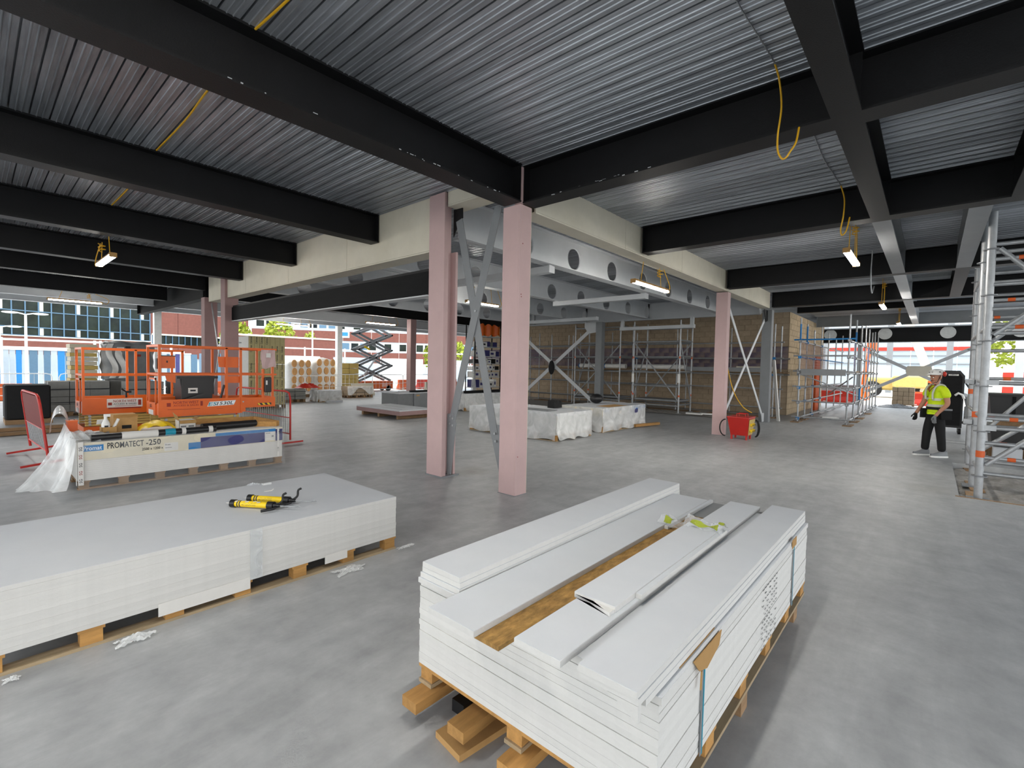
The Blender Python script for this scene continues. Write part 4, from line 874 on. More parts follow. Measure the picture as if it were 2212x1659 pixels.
def blockpack(label,x0,y0,nx,ny,nz,m=None,z0=.12,s=(.44,.215,.215),straps=True):
    m = m or m_blockg; t = T('block_pack',label,'blocks',(x0+nx*s[0]/2,y0+ny*s[1]/2,z0)); me = mesh_of('block',[cbox((0,0,0),(s[0]-.012,s[1]-.01,s[2]-.01))],m)
    for k in range(nz):
        for i in range(nx):
            for j in range(ny):
                if j == 0 or i == 0 or k == nz-1:
                    o = link('block',me,t); o.location = ((i-nx/2+.5)*s[0]+R.uniform(-.006,.006),(j-ny/2+.5)*s[1]+R.uniform(-.006,.006),(k+.5)*s[2])
    P(t,'inner_blocks',m,box(x0+s[0],y0+s[1],z0+.01,x0+nx*s[0]-.03,y0+ny*s[1]-.03,z0+(nz-1)*s[2])) if nx > 1 else None
    if straps:
        for q in (.3,.72): P(t,'strap',m_ink,box(x0-.012,y0-.014,z0+nz*s[2]*q,x0+nx*s[0]+.005,y0-.008,z0+nz*s[2]*q+.02))
    pallet('pallet','pallet of the '+label.split(',')[0],x0,y0,x0+nx*s[0],y0+ny*s[1],0,z0,'x',4,m_timberd)
    return t
blockpack('grey block pack behind the red tilted barrier',1.42,18.2,3,4,4)
blockpack('grey block pack in the middle behind the rear orange lift',3.0,17.4,2,4,4)
blockpack('grey block pack right of the middle pack behind the lifts',4.15,17.6,2,4,4)
t = T('block_pack','dark wrapped block pack half hidden behind the tilted red barrier','blocks',(1.0,17.2,0)); P(t,'wrapped_blocks',m_cloth,bbox(.55,16.6,.12,1.35,17.6,.95,.03),smooth=False); P(t,'pallet_edge',m_timberd,box(.55,16.6,.0,1.38,17.6,.11))
t = T('wrapped_load','tall load wrapped in grey and white film behind the lifts','wrapped load',(3.35,18.6,.0))
def wrapf(u,v):
    a = u*2*PI; c, s = math.cos(a), math.sin(a); k = (abs(c)**5+abs(s)**5)**(-1/5); rr_ = (1+.03*math.sin(9*a+v*7)+.03*math.sin(v*19+a*3))*(1 if v < .92 else 1-(v-.92)*2.5)
    return (3.35+.62*k*c*rr_, 19.3+.55*k*s*rr_, 1.0+1.18*v+.02*math.sin(5*a))
P(t,'film_skin',m_grey,grid(wrapf,56,22),smooth=True)
P(t,'top_cover',m_grey,grid(lambda u,v:(2.74+1.22*u,18.78+1.05*v,2.12+.05*math.sin(PI*u)*math.sin(PI*v)+.015*math.sin(u*21+v*8)),12,10),smooth=True)
for a,b,w in ((2.80,2.95,1),(3.02,3.2,.9)): P(t,'white_film_strip',m_whitep,grid(lambda u,v:(a+(b-a)*u+.08*math.sin(v*6),18.72-.02*math.sin(u*3+v*9),1.05+1.05*w*v),6,14),smooth=True)
P(t,'printed_label',m_inkr,box(3.42,18.70,1.72,3.58,18.72,1.79)); P(t,'printed_label',m_ink,box(3.2,18.70,1.95,3.32,18.72,2.03))
P(t,'support_block',m_blockg,box(2.85,18.85,.12,3.85,19.8,1.0)); P(t,'support_pallet',m_timberd,box(2.8,18.8,0,3.9,19.85,.12))
t = T('wrapped_load','yellow stacked packs left of the grey wrapped load','insulation',(2.4,19.9,0)); 
for k in range(9): P(t,'pack',m_beige if k%3 else m_yelwood,box(2.0+.02*(k%2),19.4,.9+k*.13,2.62+.02*(k%2),20.2,1.02+k*.13))
P(t,'pallet_load',m_blockg,box(1.98,19.4,0,2.65,20.2,.9))
for i,(z,w) in enumerate(((.012,.16),(.012,.14),(.075,.15))): M1('timber_length',('rear','front','upper')[i]+' of three long greenish timbers on the floor at the far left','timber',m_timberd,bar((-1.4,14.15+.2*i-(.12 if i==2 else 0),z+.03),(2.9,14.55+.2*i-(.12 if i==2 else 0),z+.03),w,.06))
# ============================================================ PALLETS AND STACKS IN THE MIDDLE DISTANCE
def skirt(x0,y0,x1,y1,zt,drop,sd,m=None):
    def fn(u,v):
        a = u*4; k = int(min(a,3.999)); f = a-k
        c = [(x0,y0),(x1,y0),(x1,y1),(x0,y1),(x0,y0)]; px = c[k][0]+(c[k+1][0]-c[k][0])*f; py = c[k][1]+(c[k+1][1]-c[k][1])*f
        nx, ny = ((0,-1),(1,0),(0,1),(-1,0))[k]
        o = .012+.012*math.sin(u*97+sd)*math.sin(v*7+u*31)+(.07*max(0,(v-.6)/.4))*(.5+.5*math.sin(u*61+sd))
        return (px+nx*o, py+ny*o, zt-(zt-drop)*v+.02*math.sin(u*83+sd)*(v>.9))
    return grid(fn,120,12)
def wrapped_stack(label,x0,y0,x1,y1,z0,z1,film=True,band=None,nb=10,sd=1):
    pallet('pallet','pallet under the '+label,x0,y0,x1,y1,0,z0-.001,'x' if x1-x0>y1-y0 else 'y',6,m_timber)
    t = T('board_stack',label,'boards',((x0+x1)/2,(y0+y1)/2,z0)); h=(z1-z0)/nb
    for k in range(nb): P(t,'board',m_wedge if k<nb-1 else m_white,box(x0+.005+R.uniform(-.004,.004),y0+.005+R.uniform(-.004,.004),z0+k*h,x1-.005,y1-.005,z0+(k+1)*h-.002))
    if band:
        P(t,'card_band',m_cardw,box(x0,y0-.003,z1-.22,x1,y0+.002,z1)); P(t,'blue_patch',m_blue,box(x0+.1,y0-.006,z1-.11,x0+.32,y0-.003,z1-.03)); P(t,'blue_patch',m_blue,box(x1-.75,y0-.006,z1-.10,x1-.03,y0-.003,z1-.02)); P(t,'violet_patch',m_dblue,box(x1-.95,y0-.006,z1-.21,x1-.2,y0-.003,z1-.10)); label_text(t,'PROMATECT',.06,m_grey,(x0+.4,y0-.005,z1-.11),.55); P(t,'sticker',m_cardw,box(x1-.19,y0-.006,z1-.20,x1-.05,y0-.003,z1-.1))
        P(t,'card_side',m_beige,box(x0-.003,y0,z1-.2,x0+.002,y1,z1)); P(t,'card_top',m_ply,box(x0+.5,y0+.1,z1,x1-.9,y0+.5,z1+.004))
    if film:
        P(t,'film_wrap',m_filmw,skirt(x0,y0,x1,y1,z1+.004,.03,sd),smooth=True)
    return t
wrapped_stack('film-wrapped white board stack right behind the middle column',8.50,6.15,9.95,8.9,.14,.62,sd=2)
wrapped_stack('film-wrapped board stack with a blue printed band, beyond the middle column',10.58,6.22,12.95,7.5,.15,.62,band=True,sd=5)
wrapped_stack('long pale sheeted stack between the two middle columns in the distance',11.7,12.5,14.3,13.9,.12,.62,sd=9)
M1('timber_bearer','loose timber sticking out under the blue-banded stack','timber',m_timber,bar((12.2,6.15,.06),(13.3,5.95,.06),.09,.07))
M1('refuse_sack','shiny black refuse sack on the blue-banded board stack','sack',m_blackp,ball((11.95,7.25,.76),.20,14,10,(1.05,.9,.70)),smooth=True)
M1('tool_bag','dark open tool bag on the rear right corner of the film-wrapped stack','bag',m_cloth,prism([(9.55,.625),(9.90,.625),(9.88,.80),(9.80,.72),(9.70,.83),(9.62,.74),(9.57,.82)],'y',7.0,7.2))
M1('board_offcut','grey offcut lying on the film-wrapped stack behind the column','board',m_greydark,box(8.8,6.6,.625,9.15,7.5,.637))
t = T('board_stack','thin brown-edged board stack on timber skids in the centre distance','boards',(8.95,12.8,.12))
for k in range(5): P(t,'board',m_pinkd if k<4 else m_white,box(8.30,11.65,.125+k*.031,9.60,14.0,.154+k*.031))
P(t,'groove_strip',m_greydark,box(8.55,11.9,.2797,8.59,13.6,.2805)); P(t,'groove_strip',m_greydark,box(9.0,12.4,.2797,9.04,13.5,.2805))
for i,y in enumerate((11.9,12.9,13.8)): M1('timber_bearer',('nearest','middle','furthest')[i]+' timber skid under the thin brown-edged board stack','timber',m_timberd,box(8.4,y-.05,.0,9.55,y+.05,.124))
t = T('crate_row','grey boxed units side by side behind the thin board stack','crate',(10.9,14.2,0))
P(t,'unit_end',m_grey,bbox(9.86,13.95,.02,10.52,14.95,.60,.01)); P(t,'unit_front',m_greydark,bbox(10.53,13.90,.02,11.3,14.9,.60,.01)); P(t,'lid',m_white,box(9.84,13.88,.60,11.32,14.97,.625)); P(t,'name_plate',m_ply,box(10.62,13.893,.50,10.76,13.899,.55)); P(t,'cover_film',m_filmw,grid(lambda u,v:(11.3+u*.25,13.88-.03*v+.02*math.sin(u*9),.62*(1-v)+.02),6,8))
M1('steel_section','dark steel section lying on the grey boxed units','steel',m_black2,box(10.6,14.2,.627,11.9,14.3,.69))
M1('steel_section','long dark channel lying on the long pale sheeted stack','steel',m_black2,bar((11.9,12.75,.67),(14.0,12.9,.67),.10,.09))
# by the open edge
blockpack('weathered block heap beside the insulation packs',8.3,19.4,2,3,2)
wrapped_stack('film-draped low block load left of the netted bales',9.5,18.9,10.5,19.7,.12,.48,sd=11,nb=3)
t = blockpack('brown block pack in torn film by the open edge, centre distance',11.65,20.4,3,3,2,m_block)
M1('plastic_film','torn film trailing over the brown block pack by the open edge','plastic',m_filmw,grid(lambda u,v:(11.6+1.4*u,20.37-.05*v-.03*math.sin(u*11),.56-.42*v*(.6+.4*math.sin(u*8+1))),18,8),smooth=True)
M1('red_sheeting','crumpled red and brown sheeting on the weathered block heap','sheet',m_redpl,grid(lambda u,v:(8.9+1.0*u,19.45+.5*v,.57+.25*math.sin(PI*u)*math.sin(PI*v)*(.6+.4*math.sin(u*13+v*9))),12,8),smooth=True)
M1('board_offcut','pale timber offcut on the floor before the film-draped block load','timber',m_white,box(9.7,18.45,.0,10.3,18.7,.09))
def bale(label,x0,y0,w,h,sd):
    t = T('netted_bale',label,'bale',(x0+w/2,y0+.5,0)); 
    def fn(u,v):
        a = u*2*PI; c,s = math.cos(a),math.sin(a); k=(abs(c)**4+abs(s)**4)**-.25; tp = 1 if v<.8 else math.sqrt(max(0.02,1-((v-.8)/.2)**2))
        return (x0+w/2+w/2*k*c*tp*(1+.02*math.sin(9*a+sd)), y0+.5+.5*k*s*tp, .14+h*v)
    P(t,'net_wrap',m_whitep,grid(fn,32,18),smooth=True)
    for r in range(4):
        for c in range(3):
            zc = .45+r*(h/4.4); xc = x0+w*(.2+.3*c)+R.uniform(-.02,.02)
            P(t,'tan_roll_end',m_tan,xf(cyl((0,-.035,0),(0,.02,0),.14,14),Matrix.Translation((xc,y0-.01,zc)) @ Matrix.Scale(1.25,4,(0,0,1)) @ Matrix.Scale(.8,4,(1,0,0))))
    P(t,'pallet_base',m_timberd,box(x0+.05,y0+.05,0,x0+w-.05,y0+.95,.14))
bale('left white netted bale with orange roll ends by the open edge',9.65,22.0,1.1,1.65,1)
bale('right white netted bale with orange roll ends by the open edge',10.85,22.0,1.1,1.75,2)
def bundle(label,x0,y0,w,rows,m,dz=.3):
    t = T('insulation_pack',label,'insulation',(x0+w/2,y0+.5,0))
    for k in range(rows):
        for c in range(2): P(t,'pack',m,bbox(x0+c*w/2+.01+R.uniform(0,.02),y0,.14+k*dz,x0+(c+1)*w/2,y0+1,.14+(k+1)*dz-.012,.02))
    P(t,'white_cap',m_whitep,box(x0,y0,.14+rows*dz,x0+w,y0+1,.16+rows*dz)); P(t,'pallet_base',m_timberd,box(x0,y0,0,x0+w,y0+1,.13))
bundle('brown-sided yellow pack stack left of the white edge post',12.2,24.95,1.0,5,m_ply)
bundle('yellow pack stack right of the white edge post',13.75,25.0,1.2,5,m_yelwood)
# white barriers along the edge
wb = barrier('pedestrian_barrier','white pedestrian barrier hoop in front of the netted bales',m_whitep,2.2,1.0,(10.8,21.4,.02),.04,0,8,False,'white barriers by the open edge')
for i,(x,y,a,lab) in enumerate(((13.6,23.9,.03,'white pedestrian barrier hoop before the yellow pack stack'),(15.8,23.3,.1,'white pedestrian barrier hoop at the left of the raised scissor lift'),(18.2,23.6,-.1,'white pedestrian barrier hoop at the right of the raised scissor lift'),(1.0,25.3,.02,'white pedestrian barrier hoop outside, furthest left'),(3.4,25.4,.05,'white pedestrian barrier hoop outside, second from the left'),(5.9,25.2,-.04,'white pedestrian barrier hoop outside behind the grey wrapped load'))): dup(wb,(x,y,.02),a,lab)
def jersey(label,x,y,m,L=1.2,a=0.0,z=0):
    t = T('water_barrier',label,'barrier',(x,y,z),'plastic water barriers',a,local=True)
    P(t,'body',m,prism([(-.22,0),(.22,0),(.2,.12),(.09,.32),(.07,.62),(-.07,.62),(-.09,.32),(-.2,.12)],'x',-L/2,L/2)); 
    for s in (-.3,.3): P(t,'fork_slot',m_whitep,box(s*L-.1,-.215,.0,s*L+.1,.215,.06)); P(t,'lug',m,cyl((s*L*1.6,0,.05),(s*L*1.6,0,.55),.05,8))
    return t
for x,y,m,lab in ((-.6,26.2,m_orpl,'orange water barrier outside at the far left'),(1.0,26.1,m_orpl,'orange water barrier outside beside the dark wrapped blocks'),(8.3,26.3,m_orpl,'orange water barrier outside right of the insulation packs'),(10.0,26.6,m_whitep,'white water barrier outside behind the netted bales'),(13.3,21.9,m_cream,'cream water barrier on the floor left of the brown block pack'),(12.6,26.4,m_orpl,'orange water barrier outside behind the white edge post'),(19.0,26.0,m_orpl,'orange water barrier outside right of the raised lift'),(20.6,26.1,m_redpl,'red water barrier outside right of the raised lift'),(18.2,22.2,m_cream,'cream water barrier beside the base of the raised lift')): jersey(lab,x,y,m)
for x,y,m,lab in ((10.9,20.9,m_redpl,'red bucket by the netted bales'),(10.55,20.7,m_orpl,'orange bucket by the netted bales'),(11.2,20.8,m_beige,'beige tub by the netted bales')): M1('bucket',lab,'bucket',m,lathe([(.12,0),(.15,.32),(.155,.34),(.14,.34)],14,(x,y,0)))
# raised scissor lift
t = T('scissor_lift','raised scissor lift with extended grey arms by the open edge','lift',(16.2,25.6,-.02)); xl,xr,yf,yr = 15.05,17.3,25.2,25.9; z = .6; th_ = .93
P(t,'chassis',m_orpl,box(15.2,yf-.05,.12,17.4,yr+.05,.58)); P(t,'chassis_panel',m_orange,box(15.6,yf-.07,.2,16.9,yf-.05,.5)); 
for k in range(3): P(t,'vent_strip',m_whitep,box(16.6,yf-.08,.26+k*.08,17.0,yf-.07,.29+k*.08))
for x in (15.5,17.1):
    for y in (yf-.05,yr-.08): P(t,'wheel',m_rubber,cyl((x,y,.15),(x,y+.13,.15),.17,14))
for k in range(4):
    for i,y in enumerate((yf,yr)):
        for d,(a,b) in enumerate((((xl,z+k*th_),(xr,z+(k+1)*th_)),((xr,z+k*th_),(xl,z+(k+1)*th_)))):
            yy = y+(.05 if d else -.05); P(t,'scissor_arm',m_greydark,bar((a[0],yy,a[1]),(b[0],yy,b[1]),.05,.13))
    for x,zz in ((xl,z+(k+1)*th_),(xr,z+(k+1)*th_),((xl+xr)/2,z+(k+.5)*th_)): P(t,'pivot_tube',m_black2,cyl((x,yf-.1,zz),(x,yr+.1,zz),.05,8))
P(t,'ram',m_greysteel,cyl((15.6,25.55,.9),(16.6,25.55,2.2),.06,10)); P(t,'warning_label',m_yellow,cbox((15.55,yf-.08,2.55),(.4,.01,.12),0,0,.42)); P(t,'platform',m_orange,box(15.0,yf-.1,4.4,17.5,yr+.1,4.5))
# box rack
t = T('site_rack','open rack full of boxes and papers beyond the middle columns','rack',(16.4,16.2,0)); x0,x1,y0,y1=15.55,17.3,16.0,16.6
for x in (x0,x1):
    for y in (y0,y1): P(t,'upright',m_black2,box(x-.02,y-.02,0,x+.02,y+.02,3.6))
for z in (.62,1.1,1.45,1.75,2.1,2.55,3.05): P(t,'shelf',m_greysteel,box(x0,y0,z-.03,x1,y1,z))
rr = random.Random(11)
k = 0
for si,(z,h) in enumerate(((.62,.40),(1.1,.28),(1.45,.24),(1.75,.28),(2.1,.38),(2.55,.3))):
    x = x0+.06; q_ = 0
    while x < x1-.25:
        w = rr.uniform(.18,.45); w = min(w,x1-.05-x); m = rr.choice([m_whitep,m_cardw,m_grey,m_cardw,m_dblue,m_blackp,m_whitep]); hh=h*rr.uniform(.6,.95)
        k += 1; q_ += 1
        cname = {m_whitep:'white',m_cardw:'pale',m_grey:'grey',m_dblue:'blue',m_blackp:'black'}[m]
        c = T('storage_box',cname+' box, '+(('leftmost','second from the left','third from the left','fourth from the left','fifth from the left','sixth from the left','seventh from the left','eighth from the left')[q_-1])+' on the '+ORD[si]+' shelf of the site rack','box',(x+w/2,y0+.3,z),'boxes on the site rack'); P(c,'box_body',m,box(x,y0+.02,z+.001,x+w-.03,y1-.05,z+hh))
        if m in (m_whitep,m_cardw): P(c,'label',m_ink if rr.random()<.4 else m_dblue,box(x+.04,y0+.015,z+hh*.3,x+w*.6,y0+.02,z+hh*.7))
        x += w
M1('orange_netting','bundle of orange netting on top of the site rack','netting',m_orange,grid(lambda u,v:(x0+.05+1.6*u,15.97+.05*math.sin(u*19),3.08+.5*v+.05*math.sin(u*23+v*9)),24,6)); M1('cardboard_box','brown carton behind the orange netting on the site rack','box',m_card,box(15.7,16.1,3.052,16.5,16.55,3.5))
M1('traffic_cone','white-sleeved orange cone left of the site rack','cone',m_orpl,lathe([(.3,0),(.3,.05),(.2,.06),(.05,1.0),(.03,1.0)],14,(14.9,16.6,0)))
M1('plastic_sheet','white plastic sheet draped beside the site rack','sheet',m_filmw,grid(lambda u,v:(15.4-.45*v*u,15.95-.3*v,2.2*(1-v)+.02),8,10))
# ============================================================ RED TRANSFORMER
t = T('site_transformer','red site transformer box with yellow socket face beside the far pink column','transformer',(12.3,3.4,0))
P(t,'case',m_red,([(12.13,3.22,.10),(12.47,3.22,.10),(12.47,3.60,.10),(12.13,3.60,.10),(12.03,3.18,.52),(12.57,3.18,.52),(12.57,3.66,.52),(12.03,3.66,.52)],[(0,3,2,1),(4,5,6,7),(0,1,5,4),(1,2,6,5),(2,3,7,6),(3,0,4,7)]))
P(t,'lid_rim',m_red,box(12.02,3.17,.52,12.58,3.67,.545)); P(t,'socket_panel',m_yelwood,([(12.15,3.215,.12),(12.45,3.215,.12),(12.53,3.176,.49),(12.07,3.176,.49),(12.15,3.205,.12),(12.45,3.205,.12),(12.53,3.166,.49),(12.07,3.166,.49)],[(0,1,2,3),(7,6,5,4),(0,4,5,1),(1,5,6,2),(2,6,7,3),(3,7,4,0)]))
for a in range(3):
    for b in range(2): P(t,'socket',m_yellow,cyl((12.2+a*.1,3.19,.22+b*.14),(12.2+a*.1,3.13,.22+b*.14),.032,10)); P(t,'socket_cap',m_ink,cyl((12.2+a*.1,3.13,.22+b*.14),(12.2+a*.1,3.125,.22+b*.14),.02,8))
for x in (12.15,12.45):
    for y in (3.25,3.58): P(t,'leg',m_red,box(x-.02,y-.02,0,x+.02,y+.02,.11))
for x in (12.2,12.4): P(t,'handle',m_red,tube([(x,3.3,.545),(x,3.3,.61),(x,3.5,.61),(x,3.5,.545)],.012,6))
for k in range(3): P(t,'cable_loop',m_rubber,tube([(12.05-.04*math.sin(a)+.42*k*0+ (0 if k==0 else .35),(3.70+.12*math.sin(a)) if k==0 else 3.12-.12*math.sin(a)*(1-.2*k),.27+.2*math.cos(a)) for a in [i*PI/10 for i in range(11)]],.016,6))
# ============================================================ SCAFFOLDS
class Scaf:
    def __init__(s,name,label,base,r=.0245,m=None,mb=None): s.t=T(name,label,'scaffold',base); s.r=r; s.m=m or m_galv
    def std(s,x,y,z0,z1,blue=(),base=True):
        P(s.t,'standard',s.m,cyl((x,y,z0),(x,y,z1),s.r,8),smooth=True)
        if base: P(s.t,'base_plate',m_greydark,box(x-.08,y-.08,z0-.006,x+.08,y+.08,z0+.006))
        for a,b in blue: P(s.t,'painted_sleeve',m_blue,cyl((x,y,a),(x,y,b),s.r+.002,8))
    def led(s,p,q,m=None): P(s.t,'ledger',m or s.m,cyl(p,q,s.r,8),smooth=True)
    def brc(s,p,q): P(s.t,'brace',s.m,cyl(p,q,s.r*.9,8),smooth=True)
    def cpl(s,x,y,z,m=None): P(s.t,'coupler',m or m_greydark,box(x-.045,y-.045,z-.04,x+.045,y+.045,z+.04))
# cage right of the block wall corner
c = Scaf('scaffold','blue-patched tube scaffold cage right of the block wall corner',(22,2.6,0))
ox = [17.95,19.6,21.2,22.6,23.9,25.2,26.4,28.0]; ix = [17.95,19.05,20.4,21.9,23.6,25.6,27.6]
for i,x in enumerate(ox): c.std(x,1.95,.03,3.45-.05*(i%3),[(2.6,3.0)] if i in (1,) else [(.66,1.1)] if i==2 else [])
for i,x in enumerate(ix): c.std(x,3.27,.03,3.4-.12*(i%3),[(2.65,3.2)] if i in (0,1) else [(.6,1.1)] if i == 1 else [])
for z in (.12,.64,1.12,1.62,2.12,2.64):
    c.led((17.8,1.95,z),(28.2,1.95,z)); c.led((17.8,3.27,z),(28.0,3.27,z),m_blue if z in (2.12,) else None); c.led((17.95,1.8,z+.05),(17.95,3.45,z+.05),m_blue if z in (2.64,) else None)
    for i,x in enumerate(ox): c.cpl(x,1.95,z)
    for i,x in enumerate(ix[:4]): c.cpl(x,3.27,z,m_blue if (i+int(z*10))%2 else None)
for a,b in (((17.95,3.27,.15),(21.2,1.97,.62)),((21.2,1.93,.2),(23.9,1.93,1.6)),((18.0,3.2,1.55),(22.6,2.0,.7)),((19.6,2.0,1.5),(23.6,3.2,.75))): c.brc(a,b)
for k in range(5): P(c.t,'scaffold_board',m_timberd,box(17.9,2.05+k*.235,1.66,28,2.27+k*.235,1.70))
P(c.t,'toe_board',m_greydark,box(17.9,3.30,1.52,21.8,3.33,1.74)); P(c.t,'toe_board',m_greydark,box(17.85,2.0,1.54,17.88,3.2,1.74))
for i,(x,y) in enumerate(((18.0,1.9),(19.6,1.9),(21.2,1.9),(23.9,1.9),(18.0,3.3),(19.1,3.3))): P(c.t,'sole_board',m_timberd,box(x-.35,y-.12,0,x+.35,y+.12,.024))
wires = [box(17.95+.1*k,3.235,1.74,17.956+.1*k,3.241,2.62) for k in range(47)]+[box(17.95,3.232,1.74+.1*k,22.6,3.238,1.746+.1*k) for k in range(9)]
P(c.t,'mesh_guard',m_pinkd,*wires,stuff=True)
for x,w,lab in ((18.75,.28,'blue and white printed sheet tied on the scaffold cage, nearer one'),(22.9,.6,'blue and white printed sheet tied on the scaffold cage, further one')):
    t = T('debris_sheet',lab,'sheet',(x,1.92,1.7)); P(t,'sheet',m_dblue,grid(lambda u,v:(x+w*u,1.905-.01*math.sin(v*9+u*5),1.70+.92*v),6,8)); P(t,'white_edge',m_whitep,box(x-.06,1.90,1.72,x,1.905,2.6))
for x in (21.6,21.95,22.3): M1('marker_post',('left','middle','right')[int((x-21.6)/.34+.1)]+' orange upright post behind the scaffold cage','post',m_orpl,cyl((x+2.4,3.75,0),(x+2.4,3.75,2.3),.07,10))
# along the wall
w = Scaf('scaffold','long low tube scaffold in front of the block wall',(19.3,9.5,0))
for i in range(7):
    y = 4.2+1.75*i; w.std(18.75,y,.03,3.3-.15*(i%2),[(.5,.9)] if i==1 else []); w.std(19.75,y,.03,3.3)
    w.led((18.7,y,1.55),(19.85,y,1.55))
for z in (.35,1.02,1.52,2.1,2.66): w.led((18.75,3.9,z),(18.75,15.2,z),m_blue if z==2.1 and False else None); 
for z in (1.52,2.1): w.led((19.75,3.9,z),(19.75,15.2,z))
for k in range(4): P(w.t,'scaffold_board',m_timberd,box(18.78+k*.24,3.9,1.58,19.0+k*.24,15.2,1.62))
P(w.t,'toe_board',m_greydark,box(18.70,4.3,1.60,18.73,7.3,1.76))
for i in range(4): P(w.t,'sole_board',m_timberd,box(18.5,4.0+2.8*i,0,19.0,6.4+2.8*i,.025)); w.cpl(18.75,4.2+1.75*i,2.1,m_blue); w.cpl(18.75,4.2+1.75*i,1.52,m_blue if i==0 else None)
for y0,y1,lab in ((11.45,12.4,'white wrapped roll on the wall scaffold, left one'),(10.05,11.05,'white wrapped roll on the wall scaffold, middle one'),(7.45,9.6,'long white wrapped roll on the wall scaffold, right one')):
    t = T('wrapped_roll',lab,'roll',(18.95,(y0+y1)/2,1.625)); P(t,'roll',m_whitep,cyl((18.95,y0,1.735),(18.95,y1,1.735),.105,14),smooth=True); P(t,'blue_end',m_blue,cyl((18.95,y1,1.735),(18.95,y1+.05,1.735),.106,14))
t = T('wrapped_roll','pale roll on the scaffold deck at the wall corner','roll',(18.75,4.6,1.8)); P(t,'roll',m_cream,cyl((18.95,4.3,1.72),(18.95,5.5,1.72),.09,12),smooth=True)
def tower(label,xs,ys,zt,dg,lv):
    s = Scaf('scaffold_tower',label,((xs[0]+xs[1])/2,(ys[0]+ys[1])/2,0),r=.03)
    for x in xs:
        for y in ys:
            s.std(x,y,.03,zt)
            for z in (.62,2.05): P(s.t,'marker_band',m_orpl,cyl((x,y,z),(x,y,z+.07),.033,8))
    for z in lv:
        for x in xs: s.led((x,ys[0],z),(x,ys[1],z))
        for y in ys: s.led((xs[0],y,z+.04),(xs[1],y,z+.04))
    for p,q in dg: s.brc(p,q)
    P(s.t,'platform',m_greydark,box(xs[0]+.03,ys[0]+.05,.44,xs[1]-.03,ys[1]-.05,.50))
    return s
a,b,cx_,d = 17.25,18.4,6.98,8.82
s = tower('grey system tower in front of the block wall with white tags',(a,b),(cx_,d),3.46,[((a,cx_,.45),(a,d,2.68)),((b,cx_,2.68),(b,d,.5)),((a,cx_,2.66),(b,cx_,.5)),((a,d,.5),(b,d,2.6))],(.28,1.0,1.52,2.1,2.68,3.25))
for y,z in ((cx_,1.15),(d,1.12)): P(s.t,'safety_tag',m_whitep,box(a-.035,y-.05,z,a-.026,y+.05,z+.33))
P(s.t,'painted_sleeve',m_blue,cyl((a,cx_,.5),(a,cx_,.95),.027,8))
s = tower('grey system tower left of the tagged tower, beside the X brace column',(17.3,18.4),(9.45,11.6),3.46,[((17.3,9.45,2.6),(17.3,11.6,.4)),((17.3,9.45,.4),(17.3,11.6,2.6)),((17.3,11.6,.4),(18.4,11.6,2.6))],(.35,1.0,1.52,2.1,2.68,3.3))
s = Scaf('scaffold','sparse tube scaffold at the left end of the block wall',(18.6,14.2,0))
for y in (12.4,13.6,14.9,16.2): s.std(18.3,y,.03,3.1)
for z in (.4,1.05,1.55,2.1,2.6): s.led((18.3,12.2,z),(18.3,16.6,z))
M1('plank','leaning pale plank against the grey braced column','plank',m_cardw,bar((17.45,3.72,.02),(17.2,3.86,2.0),.10,.04))
M1('black_bag','black bag tied at the crossing of the grey X brace','bag',m_cloth,ball((16.88,12.55,1.62),.2,12,10,(.45,.75,1.55)),smooth=True)
M1('rubble_strip','strip of dusty rubble and boards along the foot of the block wall','rubble',m_rubble,grid(lambda u,v:(16.9+1.6*u,4.9+6.5*v,.012+.05*math.sin(PI*u)*math.sin(PI*v)*(.5+.5*math.sin(u*31+v*57))),14,40))
for i,(x,y) in enumerate(((17.0,6.3),(17.3,5.9),(19.6,2.6))): M1('board_offcut',('pale offcut at the foot of the tagged tower, left one','pale offcut at the foot of the tagged tower, right one','white offcut on the floor inside the scaffold cage')[i],'board',m_whitep,cbox((x,y,.085),(.14,.55,.05),.3*i))
# ============================================================ RIGHT SIDE: TOWER SCAFFOLD IN THE PIT, CRATES, CABINET
s = Scaf('scaffold_tower','heavy grey tower scaffold standing in the pit at the right picture edge',(10.3,-1.2,-.08),r=.045)
legs = [(9.2,-.54,3.86),(10.24,-.53,3.95),(12.30,-.56,3.6),(9.2,-1.85,3.86),(10.24,-1.85,3.95),(12.30,-1.85,3.6)]
for x,y,z in legs:
    P(s.t,'standard',m_galv,cyl((x,y,-.06),(x,y,z),.046,14),smooth=True); P(s.t,'base_plate',m_greydark,box(x-.12,y-.12,-.075,x+.12,y+.12,-.055)); P(s.t,'head_plate',m_galv,box(x-.05,y-.05,z,x+.05,y+.05,z+.015))
    for k in range(6): P(s.t,'rosette',m_greydark,cyl((x,y,.25+.62*k),(x,y,.265+.62*k),.085,10))
    for z0 in ((.52,),(1.0,),(1.3,),(1.2,),(.9,),(.5,))[legs.index((x,y,z))]: P(s.t,'marker_band',m_orpl,cyl((x,y,z0),(x,y,z0+.09),.048,14))
for x,zs in ((9.2,(.30,.52,.72,.93,1.06,1.55,2.22,2.30,2.55,2.88,3.22,3.42)),(10.24,(.33,.62,.86,1.05,1.60,2.02,2.42,2.78,3.05,3.5)),(12.30,(.4,.9,1.5,2.1,2.7,3.1,3.5))):
    for i,z in enumerate(zs):
        s.led((x,-.54,z),(x,-1.85,z)) if False else P(s.t,'ledger',m_galv,cyl((x,-.54,z),(x,-1.85,z),.026,10),smooth=True)
        if i%3 == 1: P(s.t,'marker_band',m_orpl,cyl((x,-.80,z),(x,-.88,z),.028,10))
